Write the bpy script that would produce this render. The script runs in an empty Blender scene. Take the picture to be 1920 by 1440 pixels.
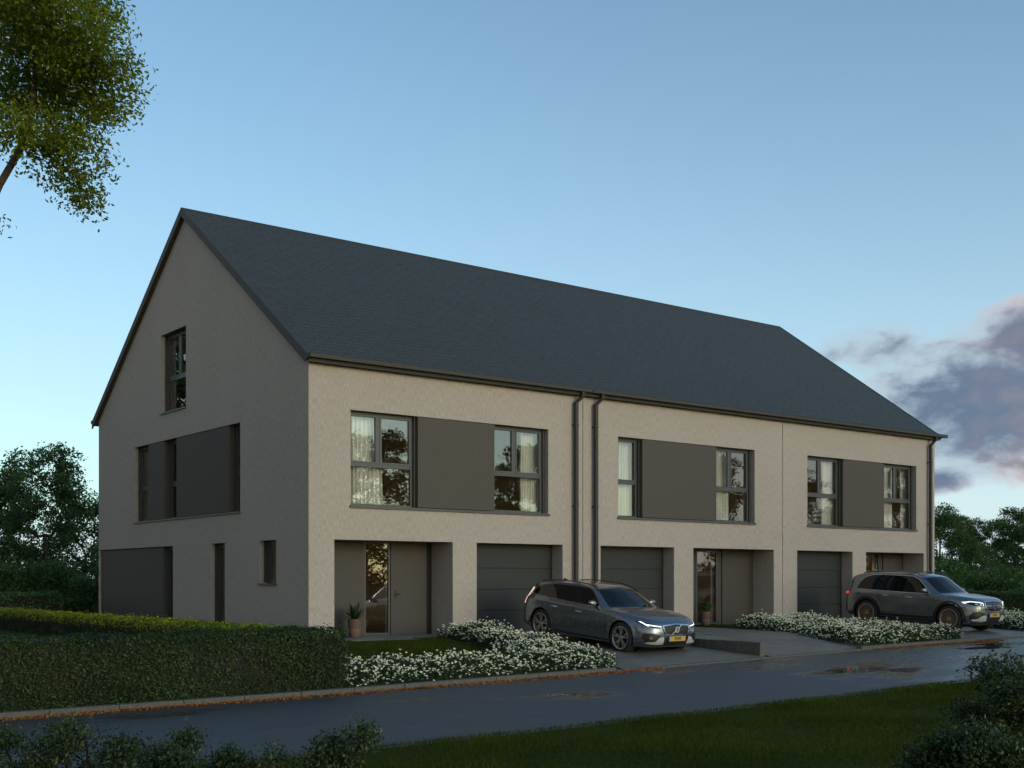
import bpy, bmesh, math
import numpy as np
from mathutils import Vector, Matrix
from mathutils.bvhtree import BVHTree

# ------------------------------------------------------------------ camera, world, light
SC = bpy.context.scene
COL = SC.collection
CAM = (-13.270, -24.791, 1.393)
YAW = 0.65985
cam = bpy.data.cameras.new('camera'); camo = bpy.data.objects.new('camera', cam); COL.objects.link(camo)
cam.sensor_width = 36; cam.lens = 36*2243.22/1920; cam.shift_y = (1087.61-720)/1920
cam.clip_end = 2000; cam.clip_start = 0.1
camo.location = CAM; camo.rotation_euler = (math.pi/2, 0, -YAW)
SC.camera = camo
SC.view_settings.view_transform = 'Standard'; SC.view_settings.look = 'None'
SC.view_settings.exposure = 0.14; SC.view_settings.gamma = 1.0
SC.render.engine = 'CYCLES'
SC.cycles.max_bounces = 8; SC.cycles.transparent_max_bounces = 16
SC.cycles.caustics_reflective = False; SC.cycles.caustics_refractive = False

SUN_EL = math.radians(14.0)
SUN_AZ = math.radians(172)        # compass angle from +Y, clockwise towards +X
SKY_STRENGTH = 0.15
world = bpy.data.worlds.new('World'); SC.world = world; world.use_nodes = True

def nd(nt, typ, **kw):
    n = nt.nodes.new(typ)
    for k, v in kw.items():
        if k.startswith('i_'):
            key = k[2:]
            n.inputs[int(key) if key.isdigit() else key.replace('_', ' ')].default_value = v
        else: setattr(n, k, v)
    return n
def lk(nt, a, b): nt.links.new(a, b)
def mth(nt, op, a, b=None, c=None, clamp=False):
    n = nt.nodes.new('ShaderNodeMath'); n.operation = op; n.use_clamp = clamp
    for i, v in enumerate((a, b, c)):
        if v is None: continue
        if isinstance(v, (int, float)): n.inputs[i].default_value = v
        else: nt.links.new(v, n.inputs[i])
    return n.outputs[0]
def mixc(nt, fac, a, b, blend='MIX'):
    n = nt.nodes.new('ShaderNodeMix'); n.data_type = 'RGBA'; n.blend_type = blend
    for s, v in ((n.inputs[0], fac), (n.inputs[6], a), (n.inputs[7], b)):
        if isinstance(v, (int, float)): s.default_value = v
        elif isinstance(v, tuple): s.default_value = (*v[:3], 1)
        else: nt.links.new(v, s)
    return n.outputs[2]
def ramp(nt, fac, stops, interp='LINEAR'):
    n = nt.nodes.new('ShaderNodeValToRGB'); cr = n.color_ramp; cr.interpolation = interp
    while len(cr.elements) < len(stops): cr.elements.new(0.5)
    for e, (p, c) in zip(cr.elements, stops):
        e.position = p; e.color = (*c, 1) if isinstance(c, tuple) else (c, c, c, 1)
    nt.links.new(fac, n.inputs[0]); return n.outputs[0]

def build_world():
    nt = world.node_tree; nt.nodes.clear()
    out = nd(nt, 'ShaderNodeOutputWorld'); bg = nd(nt, 'ShaderNodeBackground')
    sky = nd(nt, 'ShaderNodeTexSky', sky_type='NISHITA', sun_disc=False, sun_elevation=SUN_EL,
             sun_rotation=SUN_AZ, altitude=100, air_density=1.0, dust_density=1.2, ozone_density=2.2)
    tc = nd(nt, 'ShaderNodeTexCoord'); sx = nd(nt, 'ShaderNodeSeparateXYZ')
    lk(nt, tc.outputs['Generated'], sx.inputs[0])
    X, Y, Z = sx.outputs
    az = mth(nt, 'DEGREES', mth(nt, 'ARCTAN2', X, Y))          # compass azimuth
    el = mth(nt, 'DEGREES', mth(nt, 'ARCSINE', Z))
    cmb = nd(nt, 'ShaderNodeCombineXYZ'); lk(nt, az, cmb.inputs[0]); lk(nt, mth(nt, 'MULTIPLY', el, 1.7), cmb.inputs[1])
    def noise(scale, detail, dist=0.0, off=0.0):
        mp = nd(nt, 'ShaderNodeMapping'); mp.inputs['Location'].default_value = (off, off*0.7, 0)
        lk(nt, cmb.outputs[0], mp.inputs[0])
        n = nd(nt, 'ShaderNodeTexNoise', i_Scale=scale, i_Detail=detail, i_Distortion=dist, i_Roughness=0.55)
        lk(nt, mp.outputs[0], n.inputs['Vector']); return n.outputs[0]
    n1 = noise(0.16, 7, 0.4, 3.1); n2 = noise(0.55, 6, 0.2, 7.0)
    nn = mth(nt, 'ADD', mth(nt, 'MULTIPLY', mth(nt, 'SUBTRACT', n1, 0.5), .7), mth(nt, 'MULTIPLY', mth(nt, 'SUBTRACT', n2, 0.5), 1.2))
    def blob(a0, ra, e0, re):
        da = mth(nt, 'DIVIDE', mth(nt, 'SUBTRACT', az, a0), ra); de = mth(nt, 'DIVIDE', mth(nt, 'SUBTRACT', el, e0), re)
        return mth(nt, 'SUBTRACT', 1.0, mth(nt, 'SQRT', mth(nt, 'ADD', mth(nt, 'MULTIPLY', da, da), mth(nt, 'MULTIPLY', de, de))))
    b = mth(nt, 'MAXIMUM', blob(60.8, 7.8, 7.8, 3.7), mth(nt, 'MAXIMUM', mth(nt, 'MULTIPLY', blob(57.3, 2.0, 4.6, .8), .7), mth(nt, 'MULTIPLY', blob(54.9, 3.0, 10.3, 1.4), .26)))
    b = mth(nt, 'MAXIMUM', b, blob(61.8, 3.4, 10.6, 2.0))
    b = mth(nt, 'MAXIMUM', b, blob(90, 26, 9, 7))
    dens = mth(nt, 'ADD', mth(nt, 'MULTIPLY', b, 3.2), nn)
    mask = nd(nt, 'ShaderNodeMapRange', interpolation_type='SMOOTHSTEP'); lk(nt, dens, mask.inputs[0])
    mask.inputs[1].default_value = -0.10; mask.inputs[2].default_value = 0.62
    # cloud colour: pale warm rims and tops, slate blue body
    core = nd(nt, 'ShaderNodeMapRange', interpolation_type='SMOOTHSTEP'); lk(nt, mth(nt, 'ADD', dens, mth(nt, 'MULTIPLY', mth(nt, 'SUBTRACT', n2, 0.5), 2.6)), core.inputs[0])
    core.inputs[1].default_value = 0.30; core.inputs[2].default_value = 1.9
    warm = nd(nt, 'ShaderNodeMapRange', interpolation_type='SMOOTHSTEP'); lk(nt, mth(nt, 'ADD', az, mth(nt, 'MULTIPLY', mth(nt, 'SUBTRACT', n2, 0.5), 14)), warm.inputs[0])
    warm.inputs[1].default_value = 57.5; warm.inputs[2].default_value = 64
    edge = mixc(nt, warm.outputs[0], (2.9, 3.6, 4.15), (4.3, 3.5, 3.45))
    body = mixc(nt, warm.outputs[0], (0.72, 1.02, 1.62), (1.35, 1.32, 1.7))
    cc = mixc(nt, core.outputs[0], edge, body)
    skc = mixc(nt, 1.0, sky.outputs[0], (.95, 1.19, 1.17), 'MULTIPLY')
    haze = mth(nt, 'MULTIPLY', mth(nt, 'EXPONENT', mth(nt, 'MULTIPLY', mth(nt, 'MAXIMUM', el, 0.0), -1/11.5)), .9)
    west = nd(nt, 'ShaderNodeMapRange', interpolation_type='SMOOTHSTEP'); lk(nt, mth(nt, 'ABSOLUTE', mth(nt, 'SUBTRACT', mth(nt, 'WRAP', az, 360.0, 0.0), 262.0)), west.inputs[0])
    west.inputs[1].default_value = 105.0; west.inputs[2].default_value = 70.0; west.inputs[3].default_value = 0.0; west.inputs[4].default_value = 1.0
    east = nd(nt, 'ShaderNodeMapRange', interpolation_type='SMOOTHSTEP'); lk(nt, mth(nt, 'ABSOLUTE', mth(nt, 'SUBTRACT', az, 142.0)), east.inputs[0])
    east.inputs[1].default_value = 70.0; east.inputs[2].default_value = 25.0; east.inputs[3].default_value = 0.0; east.inputs[4].default_value = 1.0
    hc = mixc(nt, east.outputs[0], (4.6, 5.6, 6.15), (8.5, 7.6, 7.0))
    skc = mixc(nt, haze, skc, mixc(nt, west.outputs[0], hc, (4.6, 4.1, 3.5)), 'LIGHTEN')
    skc = mixc(nt, 1.0, skc, mixc(nt, west.outputs[0], (1.0, 1.0, 1.0), (1.2, .97, .80)), 'MULTIPLY')
    fin = mixc(nt, mth(nt, 'MULTIPLY', mask.outputs[0], 0.93), skc, cc)
    lk(nt, fin, bg.inputs[0]); bg.inputs[1].default_value = SKY_STRENGTH
    lk(nt, bg.outputs[0], out.inputs[0])
build_world()

sl = bpy.data.lights.new('sun', 'SUN'); slo = bpy.data.objects.new('sun', sl); COL.objects.link(slo)
sl.energy = 0.35; sl.angle = math.radians(14); sl.color = (1.0, 0.89, 0.82)
sdir = Vector((math.sin(SUN_AZ)*math.cos(SUN_EL), math.cos(SUN_AZ)*math.cos(SUN_EL), math.sin(SUN_EL)))
slo.rotation_euler = sdir.to_track_quat('Z', 'Y').to_euler(); slo.location = (0, -30, 30)

# ------------------------------------------------------------------ helpers
ORG = {}
def tag(o, label=None, cat=None, group=None, kind=None):
    if label: o['label'] = label
    if cat: o['category'] = cat
    if group: o['group'] = group
    if kind: o['kind'] = kind
    return o
def thing(name, label, cat, loc=(0, 0, 0), rot=(0, 0, 0), group=None):
    o = bpy.data.objects.new(name, None); COL.objects.link(o); o.empty_display_size = 0.2
    o.location = loc; o.rotation_euler = rot; tag(o, label, cat, group); ORG[o.name] = Vector(loc); return o
def link(name, me, mats, parent=None, smooth=False, local=False, loc=None):
    o = bpy.data.objects.new(name, me); COL.objects.link(o)
    if not isinstance(mats, (list, tuple)): mats = [mats]
    for m in mats: me.materials.append(m)
    if smooth: me.polygons.foreach_set('use_smooth', np.ones(len(me.polygons), bool))
    if parent is not None:
        o.parent = parent; org = ORG[parent.name]; ORG[o.name] = org
        if not local and org.length > 0: me.transform(Matrix.Translation(-org))
    else:
        if loc is not None and not local:
            me.transform(Matrix.Translation(-Vector(loc))); o.location = loc; ORG[o.name] = Vector(loc)
        else: ORG[o.name] = Vector((0, 0, 0))
    return o
class MB:
    def __init__(s): s.v = []; s.f = []; s.m = []; s.uv = None
    def add(s, vs, fs, mi=0):
        b = len(s.v); s.v += [tuple(v) for v in vs]; s.f += [tuple(i+b for i in f) for f in fs]; s.m += [mi]*len(fs)
    def box(s, x0, x1, y0, y1, z0, z1, mi=0):
        s.add([(x0,y0,z0),(x1,y0,z0),(x1,y1,z0),(x0,y1,z0),(x0,y0,z1),(x1,y0,z1),(x1,y1,z1),(x0,y1,z1)],
              [(0,3,2,1),(4,5,6,7),(0,1,5,4),(1,2,6,5),(2,3,7,6),(3,0,4,7)], mi)
    def quad(s, a, b, c, d, mi=0): s.add([a, b, c, d], [(0, 1, 2, 3)], mi)
    def tube(s, pts, r, n=8, mi=0, cap=True):
        pts = [Vector(p) for p in pts]; rs = r if isinstance(r, (list, tuple)) else [r]*len(pts)
        rings = []
        for i, p in enumerate(pts):
            t = (pts[min(i+1, len(pts)-1)]-pts[max(i-1, 0)]).normalized()
            a = t.cross(Vector((0, 0, 1)) if abs(t.z) < .9 else Vector((1, 0, 0))).normalized(); b = t.cross(a)
            rings.append([p+(a*math.cos(k*2*math.pi/n)+b*math.sin(k*2*math.pi/n))*rs[i] for k in range(n)])
        vs = [v for g in rings for v in g]; fs = []
        for i in range(len(pts)-1):
            for k in range(n): fs.append((i*n+k, i*n+(k+1) % n, (i+1)*n+(k+1) % n, (i+1)*n+k))
        if cap: fs += [tuple(range(n)), tuple(range((len(pts)-1)*n, len(pts)*n))]
        s.add(vs, fs, mi)
    def lathe(s, prof, c=(0, 0, 0), n=24, axis='Z', mi=0):
        vs = []; fs = []
        for (r, h) in prof:
            for k in range(n):
                a = k*2*math.pi/n; p = (r*math.cos(a), r*math.sin(a), h)
                if axis == 'X': p = (h, p[0], p[1])
                vs.append((p[0]+c[0], p[1]+c[1], p[2]+c[2]))
        for i in range(len(prof)-1):
            for k in range(n): fs.append((i*n+k, i*n+(k+1) % n, (i+1)*n+(k+1) % n, (i+1)*n+k))
        s.add(vs, fs, mi)
    def mesh(s, name):
        me = bpy.data.meshes.new(name); me.from_pydata(s.v, [], s.f)
        me.polygons.foreach_set('material_index', s.m); me.update(); return me
    def build(s, name, mats, parent=None, smooth=False, bevel=0, **kw):
        me = s.mesh(name)
        if bevel:
            bm = bmesh.new(); bm.from_mesh(me); bmesh.ops.remove_doubles(bm, verts=bm.verts, dist=1e-5)
            es = [e for e in bm.edges if len(e.link_faces) == 2 and e.calc_face_angle(0) > .5]
            bmesh.ops.bevel(bm, geom=es, offset=bevel, segments=2, profile=.6, affect='EDGES', clamp_overlap=True)
            bm.to_mesh(me); bm.free()
        return link(name, me, mats, parent, smooth, **kw)
def np_mesh(name, V, F, mi=None):
    me = bpy.data.meshes.new(name); n = F.shape[1]
    me.vertices.add(len(V)); me.vertices.foreach_set('co', np.ascontiguousarray(V, np.float32).ravel())
    me.loops.add(F.size); me.loops.foreach_set('vertex_index', np.ascontiguousarray(F, np.int32).ravel())
    me.polygons.add(len(F)); me.polygons.foreach_set('loop_start', np.arange(0, F.size, n, dtype=np.int32))
    me.polygons.foreach_set('loop_total', np.full(len(F), n, np.int32))
    if mi is not None: me.polygons.foreach_set('material_index', mi.astype(np.int32))
    me.update(calc_edges=True); return me

# ------------------------------------------------------------------ materials
def pmat(name, col, rough=.6, metal=0.0, spec=.5, coat=0.0, emit=None, es=0):
    m = bpy.data.materials.new(name); m.use_nodes = True; b = m.node_tree.nodes['Principled BSDF']
    b.inputs['Base Color'].default_value = (*col, 1); b.inputs['Roughness'].default_value = rough
    b.inputs['Metallic'].default_value = metal; b.inputs['Specular IOR Level'].default_value = spec
    b.inputs['Coat Weight'].default_value = coat; b.inputs['Coat Roughness'].default_value = .03
    if emit: b.inputs['Emission Color'].default_value = (*emit, 1); b.inputs['Emission Strength'].default_value = es
    return m
def noisy(name, c1, c2, scale=(4, 4, 4), rough=(.6, .8), bump=0.0, bdist=.01, detail=6, nscale=1.0, metal=0, spec=.5, coords='Object'):
    m = pmat(name, c1, rough[0], metal, spec); nt = m.node_tree; b = nt.nodes['Principled BSDF']
    tc = nd(nt, 'ShaderNodeTexCoord'); mp = nd(nt, 'ShaderNodeMapping'); mp.inputs['Scale'].default_value = scale
    lk(nt, tc.outputs[coords], mp.inputs[0])
    n = nd(nt, 'ShaderNodeTexNoise', i_Scale=nscale, i_Detail=detail, i_Roughness=.6); lk(nt, mp.outputs[0], n.inputs['Vector'])
    lk(nt, ramp(nt, n.outputs[0], [(.3, c1), (.7, c2)]), b.inputs['Base Color'])
    lk(nt, ramp(nt, n.outputs[0], [(.3, rough[0]), (.7, rough[1])]), b.inputs['Roughness'])
    if bump:
        bp = nd(nt, 'ShaderNodeBump', i_Strength=bump, i_Distance=bdist); lk(nt, n.outputs[0], bp.inputs['Height']); lk(nt, bp.outputs[0], b.inputs['Normal'])
    return m
def mat_plaster():
    m = pmat('scratched_plaster', (.42, .385, .34), .9, spec=.2); nt = m.node_tree; b = nt.nodes['Principled BSDF']
    geo = nd(nt, 'ShaderNodeNewGeometry')
    def nz(sc, scale, det):
        mp = nd(nt, 'ShaderNodeMapping'); mp.inputs['Scale'].default_value = sc; lk(nt, geo.outputs['Position'], mp.inputs[0])
        n = nd(nt, 'ShaderNodeTexNoise', i_Scale=scale, i_Detail=det, i_Roughness=.65); lk(nt, mp.outputs[0], n.inputs['Vector']); return n.outputs[0]
    a = nz((1, 1, .11), 58, 4); c = nz((1, 1, .5), 40, 4); l = nz((1, 1, .6), .5, 3)
    h = mth(nt, 'ADD', mth(nt, 'MULTIPLY', a, .75), mth(nt, 'MULTIPLY', c, .25))
    col = ramp(nt, h, [(.36, (.29, .257, .234)), (.5, (.405, .361, .334)), (.64, (.505, .455, .427))])
    col = mixc(nt, ramp(nt, l, [(.35, 0.0), (.65, .35)]), col, (.46, .408, .382), 'MIX')
    lk(nt, col, b.inputs['Base Color'])
    bp = nd(nt, 'ShaderNodeBump', i_Strength=1.0, i_Distance=.008); lk(nt, h, bp.inputs['Height']); lk(nt, bp.outputs[0], b.inputs['Normal'])
    return m
def mat_slate():
    m = pmat('dark_slate', (.04, .046, .05), .55); nt = m.node_tree; b = nt.nodes['Principled BSDF']
    uv = nd(nt, 'ShaderNodeUVMap'); n0 = nd(nt, 'ShaderNodeTexNoise', i_Scale=2.2, i_Detail=4); lk(nt, uv.outputs[0], n0.inputs['Vector'])
    vm = nd(nt, 'ShaderNodeVectorMath', operation='MULTIPLY_ADD'); lk(nt, n0.outputs[1], vm.inputs[0]); vm.inputs[1].default_value = (.22, .14, 0); lk(nt, uv.outputs[0], vm.inputs[2])
    br = nd(nt, 'ShaderNodeTexBrick', offset=.5, i_Scale=1.0, i_Mortar_Size=.012, i_Mortar_Smooth=.3, i_Brick_Width=.42, i_Row_Height=.21, i_Bias=0)
    br.inputs['Color1'].default_value = (.034, .037, .032, 1); br.inputs['Color2'].default_value = (.050, .053, .046, 1); br.inputs['Mortar'].default_value = (.006, .007, .008, 1)
    lk(nt, vm.outputs[0], br.inputs['Vector'])
    n1 = nd(nt, 'ShaderNodeTexNoise', i_Scale=9, i_Detail=6); lk(nt, uv.outputs[0], n1.inputs['Vector'])
    lk(nt, mixc(nt, .5, br.outputs[0], mixc(nt, n1.outputs[0], (.032, .034, .030), (.058, .060, .051))), b.inputs['Base Color'])
    sx = nd(nt, 'ShaderNodeSeparateXYZ'); lk(nt, vm.outputs[0], sx.inputs[0])
    saw = mth(nt, 'FRACT', mth(nt, 'DIVIDE', sx.outputs[1], .21))
    h = mth(nt, 'ADD', mth(nt, 'MULTIPLY', mth(nt, 'SUBTRACT', 1.0, saw), .6), mth(nt, 'ADD', mth(nt, 'MULTIPLY', br.outputs[1], -.5), mth(nt, 'MULTIPLY', n1.outputs[0], .5)))
    bp = nd(nt, 'ShaderNodeBump', i_Strength=1.0, i_Distance=.03); lk(nt, h, bp.inputs['Height']); lk(nt, bp.outputs[0], b.inputs['Normal'])
    lk(nt, ramp(nt, n1.outputs[0], [(.3, .45), (.7, .7)]), b.inputs['Roughness'])
    return m
def mat_leaf(name, stops, rough=.45, trans=.25, spec=.4, vary=1.0):
    m = bpy.data.materials.new(name); m.use_nodes = True; nt = m.node_tree; b = nt.nodes['Principled BSDF']; out = nt.nodes['Material Output']
    g = nd(nt, 'ShaderNodeNewGeometry'); c = ramp(nt, g.outputs['Random Per Island'], stops)
    n = nd(nt, 'ShaderNodeTexNoise', i_Scale=.9, i_Detail=3); lk(nt, g.outputs['Position'], n.inputs['Vector'])
    c = mixc(nt, 1.0, c, ramp(nt, n.outputs[0], [(.3, tuple(1+(q-1)*vary for q in (.65, .72, .72))), (.7, tuple(1+(q-1)*vary for q in (1.3, 1.25, 1.05)))]), 'MULTIPLY')
    lk(nt, c, b.inputs['Base Color']); b.inputs['Roughness'].default_value = rough; b.inputs['Specular IOR Level'].default_value = spec
    t = nd(nt, 'ShaderNodeBsdfTranslucent'); lk(nt, mixc(nt, 1.0, c, (1.3, 1.5, .6), 'MULTIPLY'), t.inputs[0])
    ms = nd(nt, 'ShaderNodeMixShader', i_0=trans); lk(nt, b.outputs[0], ms.inputs[1]); lk(nt, t.outputs[0], ms.inputs[2]); lk(nt, ms.outputs[0], out.inputs[0])
    return m
def mat_glass(name, tint=(.8, .82, .8), rmin=.085, rough=.0):
    m = bpy.data.materials.new(name); m.use_nodes = True; nt = m.node_tree; nt.nodes.clear()
    out = nd(nt, 'ShaderNodeOutputMaterial'); gl = nd(nt, 'ShaderNodeBsdfGlossy', i_Roughness=rough); tr = nd(nt, 'ShaderNodeBsdfTransparent')
    tr.inputs[0].default_value = (*tint, 1); gl.inputs[0].default_value = (.95, .97, 1, 1)
    ge = nd(nt, 'ShaderNodeNewGeometry'); dp = nd(nt, 'ShaderNodeVectorMath', operation='DOT_PRODUCT'); lk(nt, ge.outputs['Incoming'], dp.inputs[0]); lk(nt, ge.outputs['Normal'], dp.inputs[1])
    c1 = mth(nt, 'SUBTRACT', 1.0, mth(nt, 'ABSOLUTE', dp.outputs['Value']), clamp=True); f = mth(nt, 'ADD', mth(nt, 'MULTIPLY', mth(nt, 'POWER', c1, 5.0), .9), rmin, clamp=True)
    ms = nd(nt, 'ShaderNodeMixShader'); lk(nt, f, ms.inputs[0]); lk(nt, tr.outputs[0], ms.inputs[1]); lk(nt, gl.outputs[0], ms.inputs[2]); lk(nt, ms.outputs[0], out.inputs[0])
    return m
def mat_road():
    m = pmat('wet_asphalt', (.035, .036, .038), .4, spec=1.0); nt = m.node_tree; b = nt.nodes['Principled BSDF']
    geo = nd(nt, 'ShaderNodeNewGeometry')
    def nz(sc, scale, det, loc=(0, 0, 0)):
        mp = nd(nt, 'ShaderNodeMapping'); mp.inputs['Scale'].default_value = sc; mp.inputs['Location'].default_value = loc; lk(nt, geo.outputs['Position'], mp.inputs[0])
        n = nd(nt, 'ShaderNodeTexNoise', i_Scale=scale, i_Detail=det, i_Roughness=.55); lk(nt, mp.outputs[0], n.inputs['Vector']); return n.outputs[0]
    pud = nz((.36, .8, 0), .7, 4, (5.6, 2.9, 0)); fine = nz((1, 1, 1), 90, 3); mid = nz((.5, 1, 1), 3, 5)
    sxx = nd(nt, 'ShaderNodeSeparateXYZ'); lk(nt, geo.outputs['Position'], sxx.inputs[0])
    wet = nd(nt, 'ShaderNodeMapRange', interpolation_type='SMOOTHSTEP'); lk(nt, mth(nt, 'ADD', sxx.outputs[0], mth(nt, 'MULTIPLY', mth(nt, 'SUBTRACT', mid, .5), 6)), wet.inputs[0]); wet.inputs[1].default_value = 1.0; wet.inputs[2].default_value = 11.0
    pm = nd(nt, 'ShaderNodeMapRange', interpolation_type='SMOOTHSTEP'); lk(nt, mth(nt, 'ADD', mth(nt, 'ADD', pud, mth(nt, 'MULTIPLY', mid, .10)), mth(nt, 'MULTIPLY', mth(nt, 'SUBTRACT', wet.outputs[0], .62), .11)), pm.inputs[0]); pm.inputs[1].default_value = .56; pm.inputs[2].default_value = .70
    rg = mth(nt, 'ADD', mth(nt, 'MULTIPLY', mth(nt, 'SUBTRACT', 1.0, pm.outputs[0]), mth(nt, 'ADD', mth(nt, 'SUBTRACT', .42, mth(nt, 'MULTIPLY', wet.outputs[0], .27)), mth(nt, 'MULTIPLY', mid, .18))), .05)
    lk(nt, rg, b.inputs['Roughness'])
    col = ramp(nt, fine, [(.3, (.018, .022, .028)), (.7, (.038, .044, .053))])
    lk(nt, mixc(nt, pm.outputs[0], col, (.016, .017, .018)), b.inputs['Base Color'])
    bp = nd(nt, 'ShaderNodeBump', i_Distance=.012); lk(nt, mth(nt, 'MULTIPLY', mth(nt, 'SUBTRACT', 1.0, pm.outputs[0]), .8), bp.inputs['Strength']); lk(nt, fine, bp.inputs['Height']); lk(nt, bp.outputs[0], b.inputs['Normal'])
    return m
def mat_pavers():
    m = pmat('concrete_pavers', (.17, .165, .155), .6); nt = m.node_tree; b = nt.nodes['Principled BSDF']
    geo = nd(nt, 'ShaderNodeNewGeometry')
    br = nd(nt, 'ShaderNodeTexBrick', offset=.5, i_Scale=1.0, i_Mortar_Size=.006, i_Mortar_Smooth=.2, i_Brick_Width=.6, i_Row_Height=.3)
    br.inputs['Color1'].default_value = (.15, .146, .137, 1); br.inputs['Color2'].default_value = (.19, .184, .172, 1); br.inputs['Mortar'].default_value = (.10, .097, .09, 1)
    lk(nt, geo.outputs['Position'], br.inputs['Vector'])
    n = nd(nt, 'ShaderNodeTexNoise', i_Scale=1.1, i_Detail=6); lk(nt, geo.outputs['Position'], n.inputs['Vector'])
    n2 = nd(nt, 'ShaderNodeTexNoise', i_Scale=40, i_Detail=3); lk(nt, geo.outputs['Position'], n2.inputs['Vector'])
    c = mixc(nt, 1.0, br.outputs[0], ramp(nt, n.outputs[0], [(.3, .62), (.7, 1.15)]), 'MULTIPLY')
    c = mixc(nt, 1.0, c, ramp(nt, n2.outputs[0], [(.3, .85), (.7, 1.15)]), 'MULTIPLY')
    lk(nt, c, b.inputs['Base Color']); lk(nt, ramp(nt, n.outputs[0], [(.35, .35), (.65, .7)]), b.inputs['Roughness'])
    return m
def mat_paint(name, col, col2):
    m = pmat(name, col, .27, .85, coat=.7); nt = m.node_tree; b = nt.nodes['Principled BSDF']
    tc = nd(nt, 'ShaderNodeTexCoord'); n = nd(nt, 'ShaderNodeTexNoise', i_Scale=900, i_Detail=1); lk(nt, tc.outputs['Object'], n.inputs['Vector'])
    lk(nt, mixc(nt, n.outputs[0], col, col2), b.inputs['Base Color']); return m

M = {}
M['plaster'] = mat_plaster(); M['slate'] = mat_slate()
M['trim'] = noisy('anthracite_metal', (.048, .048, .048), (.058, .057, .056), nscale=3, rough=(.55, .65), metal=.0, spec=.25)
M['frame'] = noisy('window_frame_grey', (.058, .062, .066), (.068, .072, .076), nscale=4, rough=(.35, .45))
M['panel'] = noisy('warm_grey_panel', (.088, .079, .073), (.097, .087, .081), nscale=1.5, rough=(.6, .68), spec=.14)
M['doorp'] = noisy('door_panel_grey', (.068, .062, .059), (.075, .069, .066), nscale=1.2, rough=(.55, .62), spec=.25)
M['garage'] = noisy('garage_door_grey', (.027, .030, .032), (.033, .036, .038), nscale=2, rough=(.5, .58), spec=.3)
M['gap'] = pmat('expansion_joint', (.045, .03, .02), .8)
M['glass'] = mat_glass('window_glass', (.9, .91, .9))
M['plain_wall'] = noisy('inner_wall_paint', (.60, .45, .29), (.66, .50, .33), nscale=2, rough=(.7, .8))
M['inner_floor'] = noisy('oak_floor', (.20, .13, .07), (.28, .19, .11), scale=(1, 6, 1), nscale=2, rough=(.4, .5))
M['ceiling'] = noisy('inner_ceiling_paint', (.6, .55, .46), (.64, .59, .5), nscale=2)
M['curtain'] = noisy('white_curtain_cloth', (.78, .76, .70), (.84, .82, .76), nscale=6, rough=(.8, .9))
M['road'] = mat_road(); M['paver'] = mat_pavers()
M['kerb'] = noisy('kerb_concrete', (.085, .082, .076), (.135, .13, .12), nscale=5, rough=(.8, .9), bump=.3, spec=.25)
M['stone'] = noisy('palisade_concrete', (.075, .073, .069), (.12, .117, .11), nscale=4, rough=(.75, .9), bump=.4)
M['grass_ground'] = noisy('lawn_soil', (.020, .030, .006), (.040, .054, .009), nscale=3.5, rough=(.85, .95), spec=.05, bump=.6, bdist=.03, detail=8)
M['blade'] = mat_leaf('grass_blades', [(0, (.026, .042, .005)), (.6, (.046, .068, .008)), (1, (.080, .090, .015))], .7, .2, .06)
M['soil'] = noisy('bed_soil', (.03, .022, .015), (.055, .04, .028), nscale=8, rough=(.9, 1), bump=.6, bdist=.02)
M['leaf_hedge'] = mat_leaf('hedge_leaves', [(0, (.012, .028, .009)), (.5, (.023, .048, .012)), (.88, (.044, .075, .016)), (1, (.09, .10, .025))], .5, .2, .25)
M['leaf_lit'] = mat_leaf('lit_hedge_leaves', [(0, (.10, .13, .010)), (.5, (.26, .30, .016)), (1, (.46, .46, .04))], .5, .35, .25)  # brighter copy of the hedge leaves, light on the top put into the colour
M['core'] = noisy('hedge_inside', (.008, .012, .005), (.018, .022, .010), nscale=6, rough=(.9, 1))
M['leaf_tree'] = mat_leaf('tree_leaves', [(0, (.085, .115, .016)), (.5, (.15, .185, .022)), (1, (.28, .30, .035))], .5, .5, .2)
M['leaf_far'] = mat_leaf('far_tree_leaves', [(0, (.028, .072, .030)), (.5, (.060, .120, .048)), (1, (.11, .18, .07))], .5, .35, .25)
M['leaf_bush'] = mat_leaf('bush_leaves', [(0, (.014, .032, .015)), (.5, (.028, .054, .022)), (.9, (.048, .078, .028)), (1, (.09, .10, .02))], .45, .18, .35)
M['leaf_bed'] = mat_leaf('bed_leaves', [(0, (.012, .030, .012)), (.5, (.024, .050, .018)), (1, (.050, .080, .03))], .5, .2, .25)
M['flower'] = mat_leaf('white_flowers', [(0, (.80, .79, .73)), (.6, (.88, .87, .83)), (1, (.86, .83, .66))], .6, .25, .2, vary=.15)
M['bark'] = noisy('bark', (.05, .036, .024), (.11, .085, .06), scale=(6, 6, 1), nscale=3, rough=(.8, .95), bump=.6, bdist=.02)
M['twig'] = pmat('bush_twigs', (.018, .013, .009), .9); M['litter'] = mat_leaf('fallen_leaves', [(0, (.17, .055, .014)), (.5, (.32, .11, .025)), (.8, (.42, .18, .045)), (1, (.12, .06, .03))], .6, .1, .3)
M['terracotta'] = noisy('terracotta', (.11, .068, .054), (.16, .10, .078), nscale=5, rough=(.7, .85), bump=.2)
M['black'] = pmat('black_plastic', (.012, .012, .013), .45); M['gloss_black'] = pmat('gloss_black', (.010, .011, .013), .12, spec=.6)
M['carglass'] = pmat('tinted_car_glass', (.006, .007, .009), .03, spec=.5)
M['disc'] = pmat('brake_steel', (.05, .05, .05), .5, .5); M['chrome'] = pmat('chrome', (.62, .64, .67), .12, 1.0); M['satin'] = pmat('satin_metal', (.35, .37, .39), .3, 1.0)
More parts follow.
